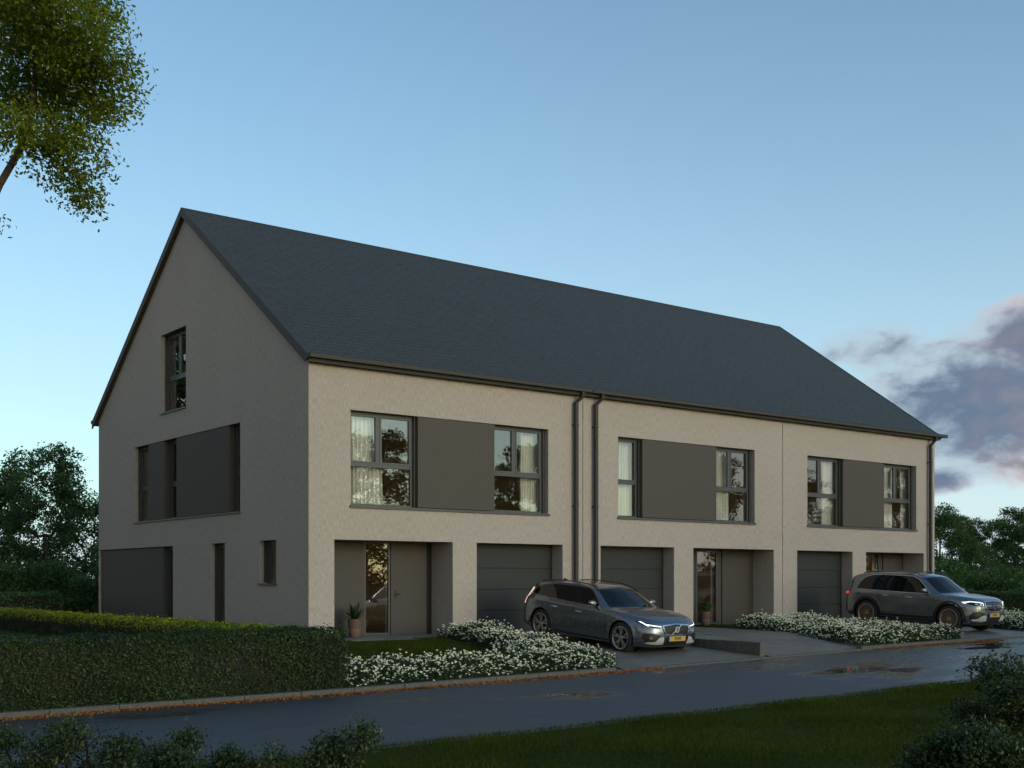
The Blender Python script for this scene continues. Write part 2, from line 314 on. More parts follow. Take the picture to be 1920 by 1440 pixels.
M['tyre'] = noisy('tyre_rubber', (.012, .012, .013), (.020, .020, .021), nscale=20, rough=(.7, .85))
M['rim'] = pmat('rim_alloy', (.50, .49, .48), .3, .8); M['rim_b'] = pmat('rim_bronze', (.52, .40, .33), .35, .8)
M['paint1'] = mat_paint('estate_paint', (.17, .20, .245), (.22, .25, .30))
M['paint2'] = mat_paint('suv_paint', (.20, .215, .24), (.26, .28, .31))
M['lamp_white'] = pmat('headlight_glow', (.9, .9, .9), .3, emit=(.93, .96, 1.0), es=1.3)
M['lamp_red'] = pmat('tail_glow_red', (.3, .01, .01), .3, emit=(1, .03, .02), es=.9)
M['lamp_rim'] = pmat('tail_strip_glow', (.7, .4, .3), .3, emit=(1.0, .62, .45), es=1.0)
M['added_lamp'] = pmat('added_lamp_glow', (.9, .8, .6), .5, emit=(1.0, .74, .46), es=7.0); M['blade_trim'] = pmat('silver_trim', (.55, .57, .60), .42, .3); M['plate'] = pmat('plate_yellow', (.50, .34, .07), .5); M['plate_blue'] = pmat('plate_blue', (.16, .17, .50), .45)
M['ink'] = pmat('plate_ink', (.03, .02, .01), .6)

RS = np.random.RandomState(7)
# ------------------------------------------------------------------ ground, road, drives
def zr(x): return np.interp(x, [-60, -8.7, -3.3, 3.4, 7.1, 11.35, 18.2, 60], [-.62, -.555, -.52, -.435, -.37, -.29, -.215, -.16])
def H(x, y):
    x = np.asarray(x, float); y = np.asarray(y, float)
    r = zr(x); t = np.clip((-1.7-y)/5.4, 0, 1)
    h = (r+.03)*t
    h = np.where(y < -7.1, r, h)
    h = np.where(y < -13.1, r+.05+.05*np.clip((-13.1-y)/2, 0, 1), h)
    return h
def sheet(name, xs, ys, zf, mat, label=None, cat=None, kind='structure', parent=None):
    XX, YY = np.meshgrid(xs, ys, indexing='ij'); ZZ = zf(XX, YY)
    V = np.stack([XX, YY, ZZ], -1).reshape(-1, 3); nx, ny = len(xs), len(ys)
    I = np.arange(nx*ny).reshape(nx, ny)
    F = np.stack([I[:-1, :-1], I[1:, :-1], I[1:, 1:], I[:-1, 1:]], -1).reshape(-1, 4)
    o = link(name, np_mesh(name, V, F), mat, parent, smooth=True)
    if label: tag(o, label, cat)
    if kind: o['kind'] = kind
    return o
lin = np.linspace
gx = np.unique(np.concatenate([lin(-900, -60, 12), lin(-60, -16, 12), lin(-16, 30, 93), lin(30, 90, 13), lin(90, 900, 12)]))
gy = np.unique(np.concatenate([lin(-300, -60, 8), lin(-60, -26, 8), lin(-26, 2, 141), lin(2, 40, 14), lin(40, 900, 16)]))
sheet('ground', gx, gy, lambda x, y: H(x, y)-np.where((y < -7.05) & (y > -13.25), .07, .0)-np.where((y > -7.5) & (y < 1), .012, 0), M['grass_ground'],
      'dark mown lawn and soil ground around the houses and road', 'ground')
sheet('road', np.unique(np.concatenate([lin(-120, -16, 20), lin(-16, 30, 93), lin(30, 160, 20)])), lin(-13.25, -7.1, 9), lambda x, y: zr(x), M['road'],
      'wet dark asphalt road running past the kerb and lawns', 'road')
def drive(x0, x1, y0, y1, flat=None, lab='', name='driveway'):
    def zf(x, y):
        if flat is None: return H(x, y)+.006
        t = np.clip((flat-y)/(flat+7.1), 0, 1); return (zr(x)+.03)*t+.006
    return sheet(name, lin(x0, x1, 12), lin(y0, y1, 24), zf, M['paver'], lab, 'driveway')
dv = drive(0, 1, -7.1, .46, None, 'grey paved driveway in front of the first garage door')
for v in dv.data.vertices:
    xa = float(np.interp(v.co.y, [-7.1, -.45], [3.3, 4.4])); v.co.x = xa+(7.62-xa)*v.co.x; v.co.z = float(H(v.co.x, v.co.y))+.006
drive(7.82, 12.75, -7.1, .86, -4.3, 'grey paved forecourt beside the palisade wall leading to the middle garage and door')
drive(15.8, 20.9, -7.1, .46, None, 'grey paved driveway under the SUV')
pm = MB()
pm.add([(.60, -.95, -.10), (2.2, -1.35, -.10), (2.35, -.75, -.10), (4.35, -.55, -.10), (4.35, .92, -.10), (.60, .92, -.10),
        (.60, -.95, .012), (2.2, -1.35, .012), (2.35, -.75, .012), (4.35, -.55, .012), (4.35, .92, .012), (.60, .92, .012)],
       [(6, 7, 8, 9, 10, 11), (0, 1, 7, 6), (1, 2, 8, 7), (2, 3, 9, 8), (3, 4, 10, 9), (5, 0, 6, 11)])
tag(pm.build('path', M['paver']), 'pale paved step in front of the leftmost entrance door', 'path', kind='structure')
pm = MB(); pm.box(21.1, 24.7, -1.2, .86, -.1, .010)
tag(pm.build('path', M['paver']), 'paved step in front of the rightmost entrance door', 'path', kind='structure')
# kerb: one meter stones, dropped flush in front of the drives
kb = MB(); x = -40.0
while x < 40:
    x1 = x+.992; low = (2.9 < x < 11) or (15.4 < x < 21)
    hh = .035 if low else .09
    z0, z1 = float(zr(x)), float(zr(x1))
    a = [(x, -7.24, z0-.1), (x1, -7.24, z1-.1), (x1, -7.06, z1-.1), (x, -7.06, z0-.1), (x, -7.225, z0+hh), (x1, -7.225, z1+hh), (x1, -7.06, z1+hh), (x, -7.06, z0+hh)]
    kb.add(a, [(0, 3, 2, 1), (4, 5, 6, 7), (0, 1, 5, 4), (1, 2, 6, 5), (2, 3, 7, 6), (3, 0, 4, 7)]); x += 1.0
tag(kb.build('kerb', M['kerb'], bevel=.008), 'long concrete kerb between the road and the front gardens', 'kerb', kind='structure')

def palisade(x, y0, y1, ztop, label):
    t = thing('palisade_wall', label, 'low wall', (x, (y0+y1)/2, ztop-.4))
    y = y0
    while y < y1-.01:
        m = MB(); dz = RS.uniform(-.006, .006); dx = RS.uniform(-.006, .006)
        m.box(x-.09+dx, x+.09+dx, y, y+.19, ztop-.75, ztop+dz); m.build('palisade_stone', M['stone'], t, bevel=.012); y += .198
palisade(7.72, -6.95, -2.0, -.004, 'low grey palisade wall between the front driveway and the forecourt')
palisade(15.70, -7.0, -4.2, .02, 'short grey palisade wall at the end of the flower bed beside the SUV')

# ------------------------------------------------------------------ houses
W = 8.428; RIDGE_Y = 7.18; RIDGE_Z = 11.76; SL = .7026; EY = -.20
def ztop(y): return RIDGE_Z-SL*abs(y-RIDGE_Y)
def skin(mb, u0, u1, z0, z1, holes, P, top=None, depth=True, cap=False):
    """flat wall with rectangular holes; P(u, d, z) -> point, d = depth into the wall. hole = (u0,u1,z0,z1,depth)"""
    us = {u0, u1}; zs = {z0, z1}
    for h in holes: us |= {h[0], h[1]}; zs |= {h[2], h[3]}
    if top:
        us.add(RIDGE_Y)
        for z in list(zs):
            for s in (-1, 1):
                u = RIDGE_Y+s*(RIDGE_Z-.2-z)/SL
                if u0 < u < u1: us.add(u)
    us = sorted(u for u in us if u0-1e-6 <= u <= u1+1e-6); zs = sorted(z for z in zs if z0-1e-6 <= z <= z1+1e-6)
    for a, b in zip(us, us[1:]):
        if b-a < 1e-5: continue
        for c, d in zip(zs, zs[1:]):
            uc, zc = (a+b)/2, (c+d)/2
            if any(h[0] < uc < h[1] and h[2] < zc < h[3] for h in holes): continue
            da = db = d
            if top:
                da = min(d, top(a)); db = min(d, top(b))
                if da <= c+1e-6 and db <= c+1e-6: continue
                da = max(da, c); db = max(db, c)
            mb.quad(P(a, 0, c), P(b, 0, c), P(b, 0, db), P(a, 0, da))
    if depth:
        for h in holes:
            a, b, c, d, dp = h
            mb.quad(P(a, 0, c), P(a, 0, d), P(a, dp, d), P(a, dp, c)); mb.quad(P(b, 0, c), P(b, dp, c), P(b, dp, d), P(b, 0, d))
            mb.quad(P(a, 0, d), P(b, 0, d), P(b, dp, d), P(a, dp, d)); mb.quad(P(a, 0, c), P(a, dp, c), P(b, dp, c), P(b, 0, c))
def FP(u, d, z): return (u, d, z)
def GP(u, d, z): return (d, u, z)

def window(root, P, u0, u1, z0, z1, d, trans=None, mull=None, name='window', sash=True, fw=.06, side=1):
    """frame with glass panes; d = depth of outer frame face"""
    def bx(mb, a, b, c, e, d0, d1):
        p, q = P(a, d0, c), P(b, d1, e)
        mb.box(min(p[0], q[0]), max(p[0], q[0]), min(p[1], q[1]), max(p[1], q[1]), min(p[2], q[2]), max(p[2], q[2]))
    m = MB(); e = .0015
    bx(m, u0, u0+fw, z0, z1, d, d+.07); bx(m, u1-fw, u1, z0, z1, d, d+.07)
    bx(m, u0+fw, u1-fw, z0, z0+fw, d+e, d+.07); bx(m, u0+fw, u1-fw, z1-fw, z1, d+e, d+.07)
    cells = []
    if trans:
        bx(m, u0+fw, u1-fw, trans-.045, trans+.045, d+e*2, d+.068)
        cells.append((u0+fw, u1-fw, z0+fw, trans-.045)); up = (trans+.045)
    else: up = z0+fw
    if mull:
        bx(m, mull-.04, mull+.04, up, z1-fw, d+e*3, d+.066)
        cells += [(u0+fw, mull-.04, up, z1-fw), (mull+.04, u1-fw, up, z1-fw)]
    else: cells.append((u0+fw, u1-fw, up, z1-fw))
    fr = m.build(name, M['frame'], root, bevel=.004)
    for i, (a, b, c, f) in enumerate(cells):
        if sash and not (trans and i == 0):
            s = MB(); w = .045
            bx(s, a, a+w, c, f, d-.006, d+.05); bx(s, b-w, b, c, f, d-.006, d+.05)
            bx(s, a+w, b-w, c, c+w, d-.005, d+.05); bx(s, a+w, b-w, f-w, f, d-.005, d+.05)
            s.build('sash', M['frame'], fr, bevel=.003)
            a, b, c, f = a+w, b-w, c+w, f-w
        g = MB(); bx(g, a, b, c, f, d+.028, d+.034); g.build('pane', M['glass'], fr)
    return fr

ZT = 6.43
LABH = ['left end terraced house with exposed gable wall and three-part gable window', 'middle terraced house between the two downpipes and the second wall joint',
        'right end terraced house behind the parked SUV']
def door_handle(parent, x, z, y, s):
    m = MB(); m.box(x-.022, x+.022, y-.012, y, z-.10, z+.10); m.tube([(x, y-.01, z), (x, y-.055, z)], .010, 8); m.tube([(x, y-.055, z), (x+s*.13, y-.055, z)], .010, 8)
    m.build('handle', M['black'], parent)
def house(i):
    x0 = i*W; x1 = x0+W
    root = thing('terraced_house', LABH[i], 'house', (x0+W/2, 0, 0), group='row of three terraced houses')
    if i == 0:
        band = (1.115, 7.198); wl = (1.145, 2.985); pn = (2.985, 5.40); wr = (5.40, 7.13); ml, mr = 2.006, 6.19
        door = (.675, 4.072, .90); gar = (4.819, 7.704)
    elif i == 1:
        band = (9.743, 15.526); wl = (9.77, 10.66); pn = (10.66, 13.80); wr = (13.80, 15.45); ml, mr = None, 14.585
        door = (12.786, 16.433, .86); gar = (9.083, 11.977)
    else:
        band = (18.093, 24.151); wl = (18.12, 19.93); pn = (19.93, 22.26); wr = (22.26, 24.07); ml, mr = 18.95, 23.15
        door = (21.217, 24.611, .86); gar = (17.576, 20.476)
    zs, zt, zo = 3.16, 5.44, 2.35
    # walls ---------------------------------------------------------------
    m = MB()
    xa, xb = x0+(0 if i == 0 else .010), x1-(0 if i == 2 else .010)
    skin(m, xa, xb, -.6, ZT+.06, [(band[0], band[1], zs, zt, .34), (door[0], door[1], -.6, zo, door[2]+.12), (gar[0], gar[1], -.6, zo, .60)], FP)
    if i == 0:
        skin(m, 0, 14.3, -.6, 12, [(3.663, 11.099, zs-.02, zt-.01, .34), (8.082, 14.301, -.6, 2.367, .45), (4.586, 5.48, -.6, 2.367, .34), (1.641, 2.554, 1.30, 2.367, .34), (7.146, 8.968, 6.222, 8.497, .34)],
             GP, top=lambda y: RIDGE_Z-.2-SL*abs(y-RIDGE_Y))
    if i == 2:
        skin(m, 0, 14.3, -.6, 12, [], lambda u, d, z: (x1-d, u, z), top=lambda y: RIDGE_Z-.2-SL*abs(y-RIDGE_Y))
    if i == 0:   # soffit above the clad ground floor corner and side return
        m.quad((.0, 8.08, 2.367), (.45, 8.08, 2.367), (.45, 14.3, 2.367), (.0, 14.3, 2.367))
    m.build('wall', M['plaster'], root)
    m = MB(); m.quad((x0, 14.3, -.6), (x1, 14.3, -.6), (x1, 14.3, ZT), (x0, 14.3, ZT)); m.build('rear_wall', M['plaster'], root)
    # joint strip between houses
    if i < 2:
        g = MB(); g.box(x1-.011, x1+.011, .012, .2, -.5, ZT+.05); g.build('expansion_joint', M['gap'], root)
    # rooms ---------------------------------------------------------------
    r = MB()
    for (z0, z1, yb, holes) in ((2.95, 5.9, 5.0, [(wl[0], wl[1], zs, zt, .0), (wr[0], wr[1], zs, zt, .0)]),):
        skin(r, x0+.3, x1-.2, z0, z1, holes, lambda u, d, z: (u, .335+d, z), depth=False)
        gh = [(3.663, 4.30, zs, zt, 0)] if i == 0 else []
        skin(r, .335, yb, z0, z1, gh, lambda u, d, z: (x0+.335+d, u, z), depth=False)
        r.quad((x1-.2, .335, z0), (x1-.2, yb, z0), (x1-.2, yb, z1), (x1-.2, .335, z1))
        r.quad((x0+.335, yb, z0), (x1-.2, yb, z0), (x1-.2, yb, z1), (x0+.335, yb, z1))
        xm = (pn[0]+pn[1])/2
        r.box(xm-.06, xm+.06, .34, yb, z0, z1)
    # hall behind the entrance
    gl = (2.03, 2.76) if i == 0 else ((13.86, 14.68) if i == 1 else (22.30, 23.06))
    yb0 = door[2]+.13
    skin(r, door[0]-.1, door[1]+.1, -.05, 2.7, [(gl[0], gl[1], .02, 2.3, 0)], lambda u, d, z: (u, yb0+.06, z), depth=False)
    r.quad((door[0]-.1, yb0+.06, -.05), (door[0]-.1, 5, -.05), (door[0]-.1, 5, 2.7), (door[0]-.1, yb0+.06, 2.7))
    r.quad((door[1]+.1, yb0+.06, -.05), (door[1]+.1, 5, -.05), (door[1]+.1, 5, 2.7), (door[1]+.1, yb0+.06, 2.7))
    r.quad((door[0]-.1, 4.2, -.05), (door[1]+.1, 4.2, -.05), (door[1]+.1, 4.2, 2.7), (door[0]-.1, 4.2, 2.7))
    r.build('inner_wall', M['plain_wall'], root)
    fl = MB(); fl.quad((x0+.33, .335, 2.96), (x1-.2, .335, 2.96), (x1-.2, 5, 2.96), (x0+.33, 5, 2.96)); fl.quad((door[0]-.1, yb0+.05, .012), (door[1]+.1, yb0+.05, .012), (door[1]+.1, 4.2, .012), (door[0]-.1, 4.2, .012))
    fl.build('inner_floor', M['inner_floor'], root)
    cl = MB(); cl.quad((x0+.33, .335, 5.78), (x1-.2, .335, 5.78), (x1-.2, 5, 5.78), (x0+.33, 5, 5.78)); cl.quad((door[0]-.1, yb0+.05, 2.55), (door[1]+.1, yb0+.05, 2.55), (door[1]+.1, 4.2, 2.55), (door[0]-.1, 4.2, 2.55))
    cl.build('inner_ceiling', M['ceiling'], root)
    for (lx, ly, lz) in (((wl[0]+wl[1])/2, 1.1, 5.62), ((wr[0]+wr[1])/2, 1.1, 5.62), ((door[0]+door[1])/2+.2, door[2]+1.3, 2.47)):  # unseen warm lamps added above the openings to brighten the rooms
        lm = MB(); lm.lathe([(0, .03), (.10, .03), (.12, 0), (.10, -.05), (0, -.06)], (lx, ly, lz), 16); lm.build('added_room_lamp', M['added_lamp'], root, smooth=True)
    # first floor band ----------------------------------------------------
    p = MB(); p.box(pn[0]+.045, pn[1], .012, .30, zs+.03, zt-.012); p.build('facade_panel', M['panel'], root, bevel=.004)
    p = MB(); p.box(pn[0]+.003, pn[0]+.043, .13, .30, zs+.03, zt-.012); p.build('guide_rail', M['frame'], root)
    p = MB(); p.box(wr[1]+.003, band[1]-.003, .15, .30, zs+.03, zt-.002); p.build('guide_rail', M['frame'], root)
    s = MB(); s.box(band[0]-.03, band[1]+.03, -.045, .16, zs-.028, zs+.012); s.box(band[0]-.03, band[1]+.03, -.045, -.038, zs-.05, zs-.028); s.build('window_sill', M['frame'], root)
    window(root, FP, wl[0], wl[1], zs+.013, zt-.003, .20, trans=4.17, mull=ml)
    window(root, FP, wr[0], wr[1], zs+.013, zt-.003, .20, trans=4.17, mull=mr)
    # gable ---------------------------------------------------------------
    if i == 0:
        gz0, gz1 = zs-.02, zt-.01
        p = MB(); p.box(.014, .30, 4.365, 7.857, gz0+.03, gz1-.012); p.build('facade_panel', M['panel'], root, bevel=.004)
        p = MB(); p.box(.014, .30, 8.754, 9.988, gz0+.03, gz1-.012); p.build('facade_panel', M['panel'], root, bevel=.004)
        window(root, GP, 3.665, 4.36, gz0+.013, gz1-.003, .20, trans=4.15)
        window(root, GP, 7.86, 8.75, gz0+.013, gz1-.003, .20, trans=4.15)
        window(root, GP, 9.99, 11.095, gz0+.013, gz1-.003, .20, trans=4.15)
        s = MB(); s.box(-.045, .16, 3.663-.03, 11.13, gz0-.028, gz0+.012); s.build('window_sill', M['frame'], root)
        window(root, GP, 7.15, 8.965, 6.236, 8.494, .20, trans=7.20, mull=8.03)
        s = MB(); s.box(-.045, .16, 7.116, 8.998, 6.192, 6.234); s.build('window_sill', M['frame'], root)
        window(root, GP, 1.645, 2.55, 1.315, 2.364, .20)
        s = MB(); s.box(-.045, .16, 1.611, 2.584, 1.272, 1.312); s.build('window_sill', M['frame'], root)
        window(root, GP, 4.59, 5.476, -.1, 2.364, .20)
        p = MB(); p.box(.05, .40, 8.935, 14.19, -.5, 2.350); p.build('facade_panel', M['panel'], root, bevel=.004)
        window(root, GP, 8.085, 8.93, -.1, 2.364, .20)
        for (a, b, c, d) in ((1.641, 2.554, 1.30, 2.367), (4.586, 5.48, -.6, 2.367), (7.146, 8.968, 6.222, 8.497), (3.663, 11.099, gz0, gz1)):
            g = MB(); g.box(.115, .20, b-.022, b-.002, c+.03, d-.003); g.build('guide_rail', M['frame'], root)
    # entrance ------------------------------------------------------------
    y = door[2]
    if i == 0:
        p = MB(); p.box(.677, 2.03, y-.01, y+.11, -.3, zo-.003); p.build('facade_panel', M['doorp'], root)
        window(root, FP, 2.033, 2.79, .015, 2.347, y+.02, name='side_light', sash=False, fw=.05)
        d = MB(); d.box(2.80, 3.88, y, y+.1, .015, 2.34); dd = d.build('front_door', M['doorp'], root, bevel=.004)
        door_handle(dd, 2.93, 1.04, y, 1)
        p = MB(); p.box(3.88, 3.90, y-.01, y+.1, 0, zo-.003); p.build('door_frame', M['black'], root); p = MB(); p.box(3.902, 4.07, y+.06, y+.11, 0, zo-.003); p.build('door_frame', M['black'], root)
    else:
        o = 0 if i == 1 else W
        d = MB(); d.box(door[0]+.004, 13.80+o, y, y+.1, .015, 2.34); dd = d.build('front_door', M['trim'], root, bevel=.004)
        door_handle(dd, 13.70+o, 1.04, y, -1)
        window(root, FP, 13.803+o, 14.76+o, .015, 2.347, y-.01, name='side_light', sash=False, fw=.055)
        p = MB(); p.box(14.765+o, 14.98+o, y+.03, y+.11, -.3, zo-.003); p.box(14.982+o, door[1]-.002, y-.01, y+.11, -.3, zo-.003); p.build('facade_panel', M['doorp'], root)
    # garage --------------------------------------------------------------
    g0, g1 = gar; yy = .45
    z = -.02; k = 0; d = None
    fm = MB(); fm.box(g0+.001, g1-.001, yy+.05, yy+.14, -.5, zo-.001); gd = fm.build('garage_door', M['gap'], root)
    edges = [-.03, .592-.0, 1.15, 1.708, zo-.004]
    for a, b in zip(edges, edges[1:]):
        s = MB(); s.box(g0+.035, g1-.035, yy, yy+.045, a+.004, b-.004); s.build('door_section', M['garage'], gd, bevel=.006)
    s = MB(); s.box(g0+.002, g0+.033, yy-.01, yy+.04, -.03, zo-.004); s.build('door_frame', M['trim'], gd); s = MB(); s.box(g1-.033, g1-.002, yy-.01, yy+.04, -.03, zo-.004); s.build('door_frame', M['trim'], gd)
    # roof ----------------------------------------------------------------
    rx0 = x0-(.10 if i == 0 else 0); rx1 = x1+(.10 if i == 2 else 0)
    th = .16
    prof = [(EY, ztop(EY)), (RIDGE_Y, RIDGE_Z), (14.56, ztop(14.56))]
    me = MB()
    P2 = [(RIDGE_Y, RIDGE_Z-th), (EY+.02, ztop(EY+.02)-th), (14.54, ztop(14.54)-th)]
    for (a, b) in ((prof[0], prof[1]), (prof[1], prof[2])): me.quad((rx0, a[0], a[1]), (rx1, a[0], a[1]), (rx1, b[0], b[1]), (rx0, b[0], b[1]))
    me.quad((rx0, P2[1][0], P2[1][1]), (rx1, P2[1][0], P2[1][1]), (rx1, P2[0][0], P2[0][1]), (rx0, P2[0][0], P2[0][1]), 1)
    me.quad((rx0, P2[2][0], P2[2][1]), (rx1, P2[2][0], P2[2][1]), (rx1, P2[0][0], P2[0][1]), (rx0, P2[0][0], P2[0][1]), 1)
    me.quad((rx0, EY, ztop(EY)), (rx1, EY, ztop(EY)), (rx1, EY+.02, ztop(EY+.02)-th), (rx0, EY+.02, ztop(EY+.02)-th), 1)
    ms = me.mesh('roof'); uvl = ms.uv_layers.new(name='UVMap')
    for lp in ms.loops:
        v = ms.vertices[lp.vertex_index].co; uvl.data[lp.index].uv = (v.x, (v.y-RIDGE_Y)*1.222)
    rf = link('roof', ms, [M['slate'], M['trim']], root)
    rc = MB(); rc.tube([(rx0, RIDGE_Y, RIDGE_Z-.012), (rx1, RIDGE_Y, RIDGE_Z-.012)], .028, 8); rc.build('ridge_cap', M['slate'], rf)
    def verge(xa, xb):
        v = MB()
        for s in (-1, 1):
            ye = EY-.02 if s < 0 else 14.58
            a = [(RIDGE_Y, RIDGE_Z+.012), (ye, ztop(ye)+.012), (ye, ztop(ye)-.225), (RIDGE_Y, RIDGE_Z-.225)]
            if s < 0: a = [(RIDGE_Y, RIDGE_Z+.012), (ye, ztop(ye)+.012), (ye, ztop(ye)-.06), (ye+.19, ztop(ye)-.11), (RIDGE_Y, RIDGE_Z-.225)]
            n = len(a); v.add([(xa, p[0], p[1]) for p in a]+[(xb, p[0], p[1]) for p in a], [tuple(range(n)), tuple(range(n, 2*n))]+[(k, (k+1) % n, (k+1) % n+n, k+n) for k in range(n)])
        v.build('verge_board', M['trim'], rf)
        # soffit strip under the overhang
    if i == 0:
        verge(-.135, -.095)
        so = MB()
        for s in (-1, 1):
            ye = 0 if s < 0 else 14.4
            so.quad((-.10, RIDGE_Y, RIDGE_Z-.215), (.02, RIDGE_Y, RIDGE_Z-.215), (.02, ye, ztop(ye)-.215), (-.10, ye, ztop(ye)-.215))
        so.build('soffit', M['bark'], rf)
    if i == 2: verge(x1+.095, x1+.135)
    # gutter, fascia, downpipe
    gx0 = x0+(.004 if i else -.13); gx1 = x1+(.32 if i == 2 else (.08 if i == 0 else -.004+.0))
    if i == 1: gx0 = x0+.10; gx1 = x1+.20
    if i == 2: gx0 = x0+.215
    for (ya, yb) in ((-.335, -.205), (14.565, 14.69)):
        g = MB(); g.box(gx0, gx1, ya, yb, 6.515, 6.525); g.box(gx0, gx1, ya, ya+.008, 6.526, 6.615); g.box(gx0, gx1, yb-.008, yb, 6.526, 6.600)
        g.box(gx0, gx0+.006, ya+.009, yb-.009, 6.526, 6.61); g.box(gx1-.006, gx1, ya+.009, yb-.009, 6.526, 6.61)
        g.tube([(gx0, ya, 6.615), (gx1, ya, 6.615)], .008, 6)
        g.build('gutter', M['trim'], root)
    f = MB(); f.box(x0+(.0 if i == 0 else .02), x1+(.13 if i == 2 else -.02), -.10, -.004, 6.432, 6.500); f.build('fascia_board', M['trim'], root, bevel=.004)
    def downpipe(px):
        a = .052
        pts = [(px+.12, -.26, 6.51), (px+.12, -.24, 6.40), (px, -.115, 6.22), (px, -.115, -.2)]
        d = MB(); rings = []
        for (X, Y, Z) in pts: rings.append([(X-a, Y-a*.9, Z), (X+a, Y-a*.9, Z), (X+a, Y+a*.9, Z), (X-a, Y+a*.9, Z)])
        vs = [v for g in rings for v in g]; fs = []
        for r_ in range(3):
            for k in range(4): fs.append((r_*4+k, r_*4+(k+1) % 4, r_*4+4+(k+1) % 4, r_*4+4+k))
        d.add(vs, fs)
        dp = d.build('downpipe', M['trim'], root, bevel=.012)
        for z in (5.6, 3.4, 1.3):
            b = MB(); b.box(px-.06, px+.06, -.17, -.01, z, z+.03); b.build('pipe_bracket', M['trim'], dp)
    if i == 0: downpipe(8.09)
    if i == 1: downpipe(8.81)
    if i == 2: downpipe(24.86)
for i in range(3): house(i)

def curtain(x0, x1, y, z0, z1, n, label):
    k = int((x1-x0)/.012); V = []; xs = np.linspace(x0, x1, k); ph = RS.uniform(0, 6)
    nz = 8; cols = []
    for j in range(nz+1):
        t = j/nz; amp = .035*(1+.25*math.sin(t*3+ph)); xx = xs+.012*np.sin(t*5+xs*9); yy = y+amp*np.sin((xs-x0)/(x1-x0)*n*2*np.pi+ph+.25*np.sin(t*4))*(1+.3*np.sin(xs*17+ph))
        cols.append(np.stack([xx, yy, np.full(k, z0+(z1-z0)*t)], -1))
    V = np.concatenate(cols); I = np.arange((nz+1)*k).reshape(nz+1, k)
    F = np.stack([I[:-1, :-1], I[:-1, 1:], I[1:, 1:], I[1:, :-1]], -1).reshape(-1, 4)
    o = link('curtain', np_mesh('curtain', V, F), M['curtain'], smooth=True); tag(o, label, 'curtain', 'white curtains behind the upstairs windows')
    md = o.modifiers.new('thick', 'SOLIDIFY'); md.thickness = .004
curtain(1.36, 2.27, .44, 2.98, 5.55, 8, 'white curtain at the left side of the leftmost upstairs front window')
curtain(6.58, 7.24, .44, 2.98, 5.55, 8, 'white curtain in the upstairs window just left of the paired downpipes')
curtain(10.15, 10.70, .44, 2.98, 5.55, 5, 'pale curtain in the narrow upstairs window right of the paired downpipes')
curtain(14.15, 14.78, .44, 2.98, 5.55, 6, 'white curtain at the left of the upstairs window over the middle entrance')
curtain(19.36, 20.02, .44, 2.98, 5.55, 7, 'white curtain in the upstairs window above the third garage door')
curtain(22.82, 23.34, .44, 2.98, 5.55, 7, 'white curtain at the left of the rightmost upstairs window')
curtain(23.85, 24.20, .46, 2.98, 5.55, 4, 'narrow pale curtain at the right of the rightmost upstairs window')

# ------------------------------------------------------------------ foliage
def leaves(P, N, size, rs, aspect=.5, fold=.25):
    """diamond leaves: P centres, N normals (n,3), size (n,)"""
    n = len(P); N = N/np.linalg.norm(N, axis=1, keepdims=True)
    a = rs.normal(size=(n, 3)); T = a-(a*N).sum(1, keepdims=True)*N; T /= np.linalg.norm(T, axis=1, keepdims=True); B = np.cross(N, T)
    s = size[:, None]
    v = np.stack([P-T*s*.5, P+B*s*aspect*.5-N*s*fold*.3+T*s*.05, P+T*s*.5-N*s*fold*.4, P-B*s*aspect*.5-N*s*fold*.3+T*s*.05], 1)
    return v.reshape(-1, 3), np.arange(n*4).reshape(n, 4)
def boxpts(x0, x1, y0, y1, z0, z1, dens, rs, faces='NSEWT'):
    """points on the faces of a box"""
    out = []; L = dict(N=(x1-x0)*(z1-z0), S=(x1-x0)*(z1-z0), E=(y1-y0)*(z1-z0), W=(y1-y0)*(z1-z0), T=(x1-x0)*(y1-y0))
    for f in faces:
        n = int(L[f]*dens); u = rs.rand(n); v = rs.rand(n); X = x0+(x1-x0)*u; Y = y0+(y1-y0)*u; Z = z0+(z1-z0)*v; o = np.zeros((n, 3))
        if f == 'N': p = np.stack([X, np.full(n, y1), Z], 1); o[:, 1] = 1
        if f == 'S': p = np.stack([X, np.full(n, y0), Z], 1); o[:, 1] = -1
        if f == 'E': p = np.stack([np.full(n, x1), Y, Z], 1); o[:, 0] = 1
        if f == 'W': p = np.stack([np.full(n, x0), Y, Z], 1); o[:, 0] = -1
        if f == 'T': p = np.stack([X, y0+(y1-y0)*v, np.full(n, z1)], 1); o[:, 2] = 1
        out.append((p, o))
    return np.concatenate([a for a, _ in out]), np.concatenate([b for _, b in out])
def wob(P, f, s=0.0): return np.sin(P[:, 0]*f+s)*np.sin(P[:, 1]*f*1.3+s*2)+np.sin(P[:, 2]*f*1.7+P[:, 0]*f*.6+s)*.6
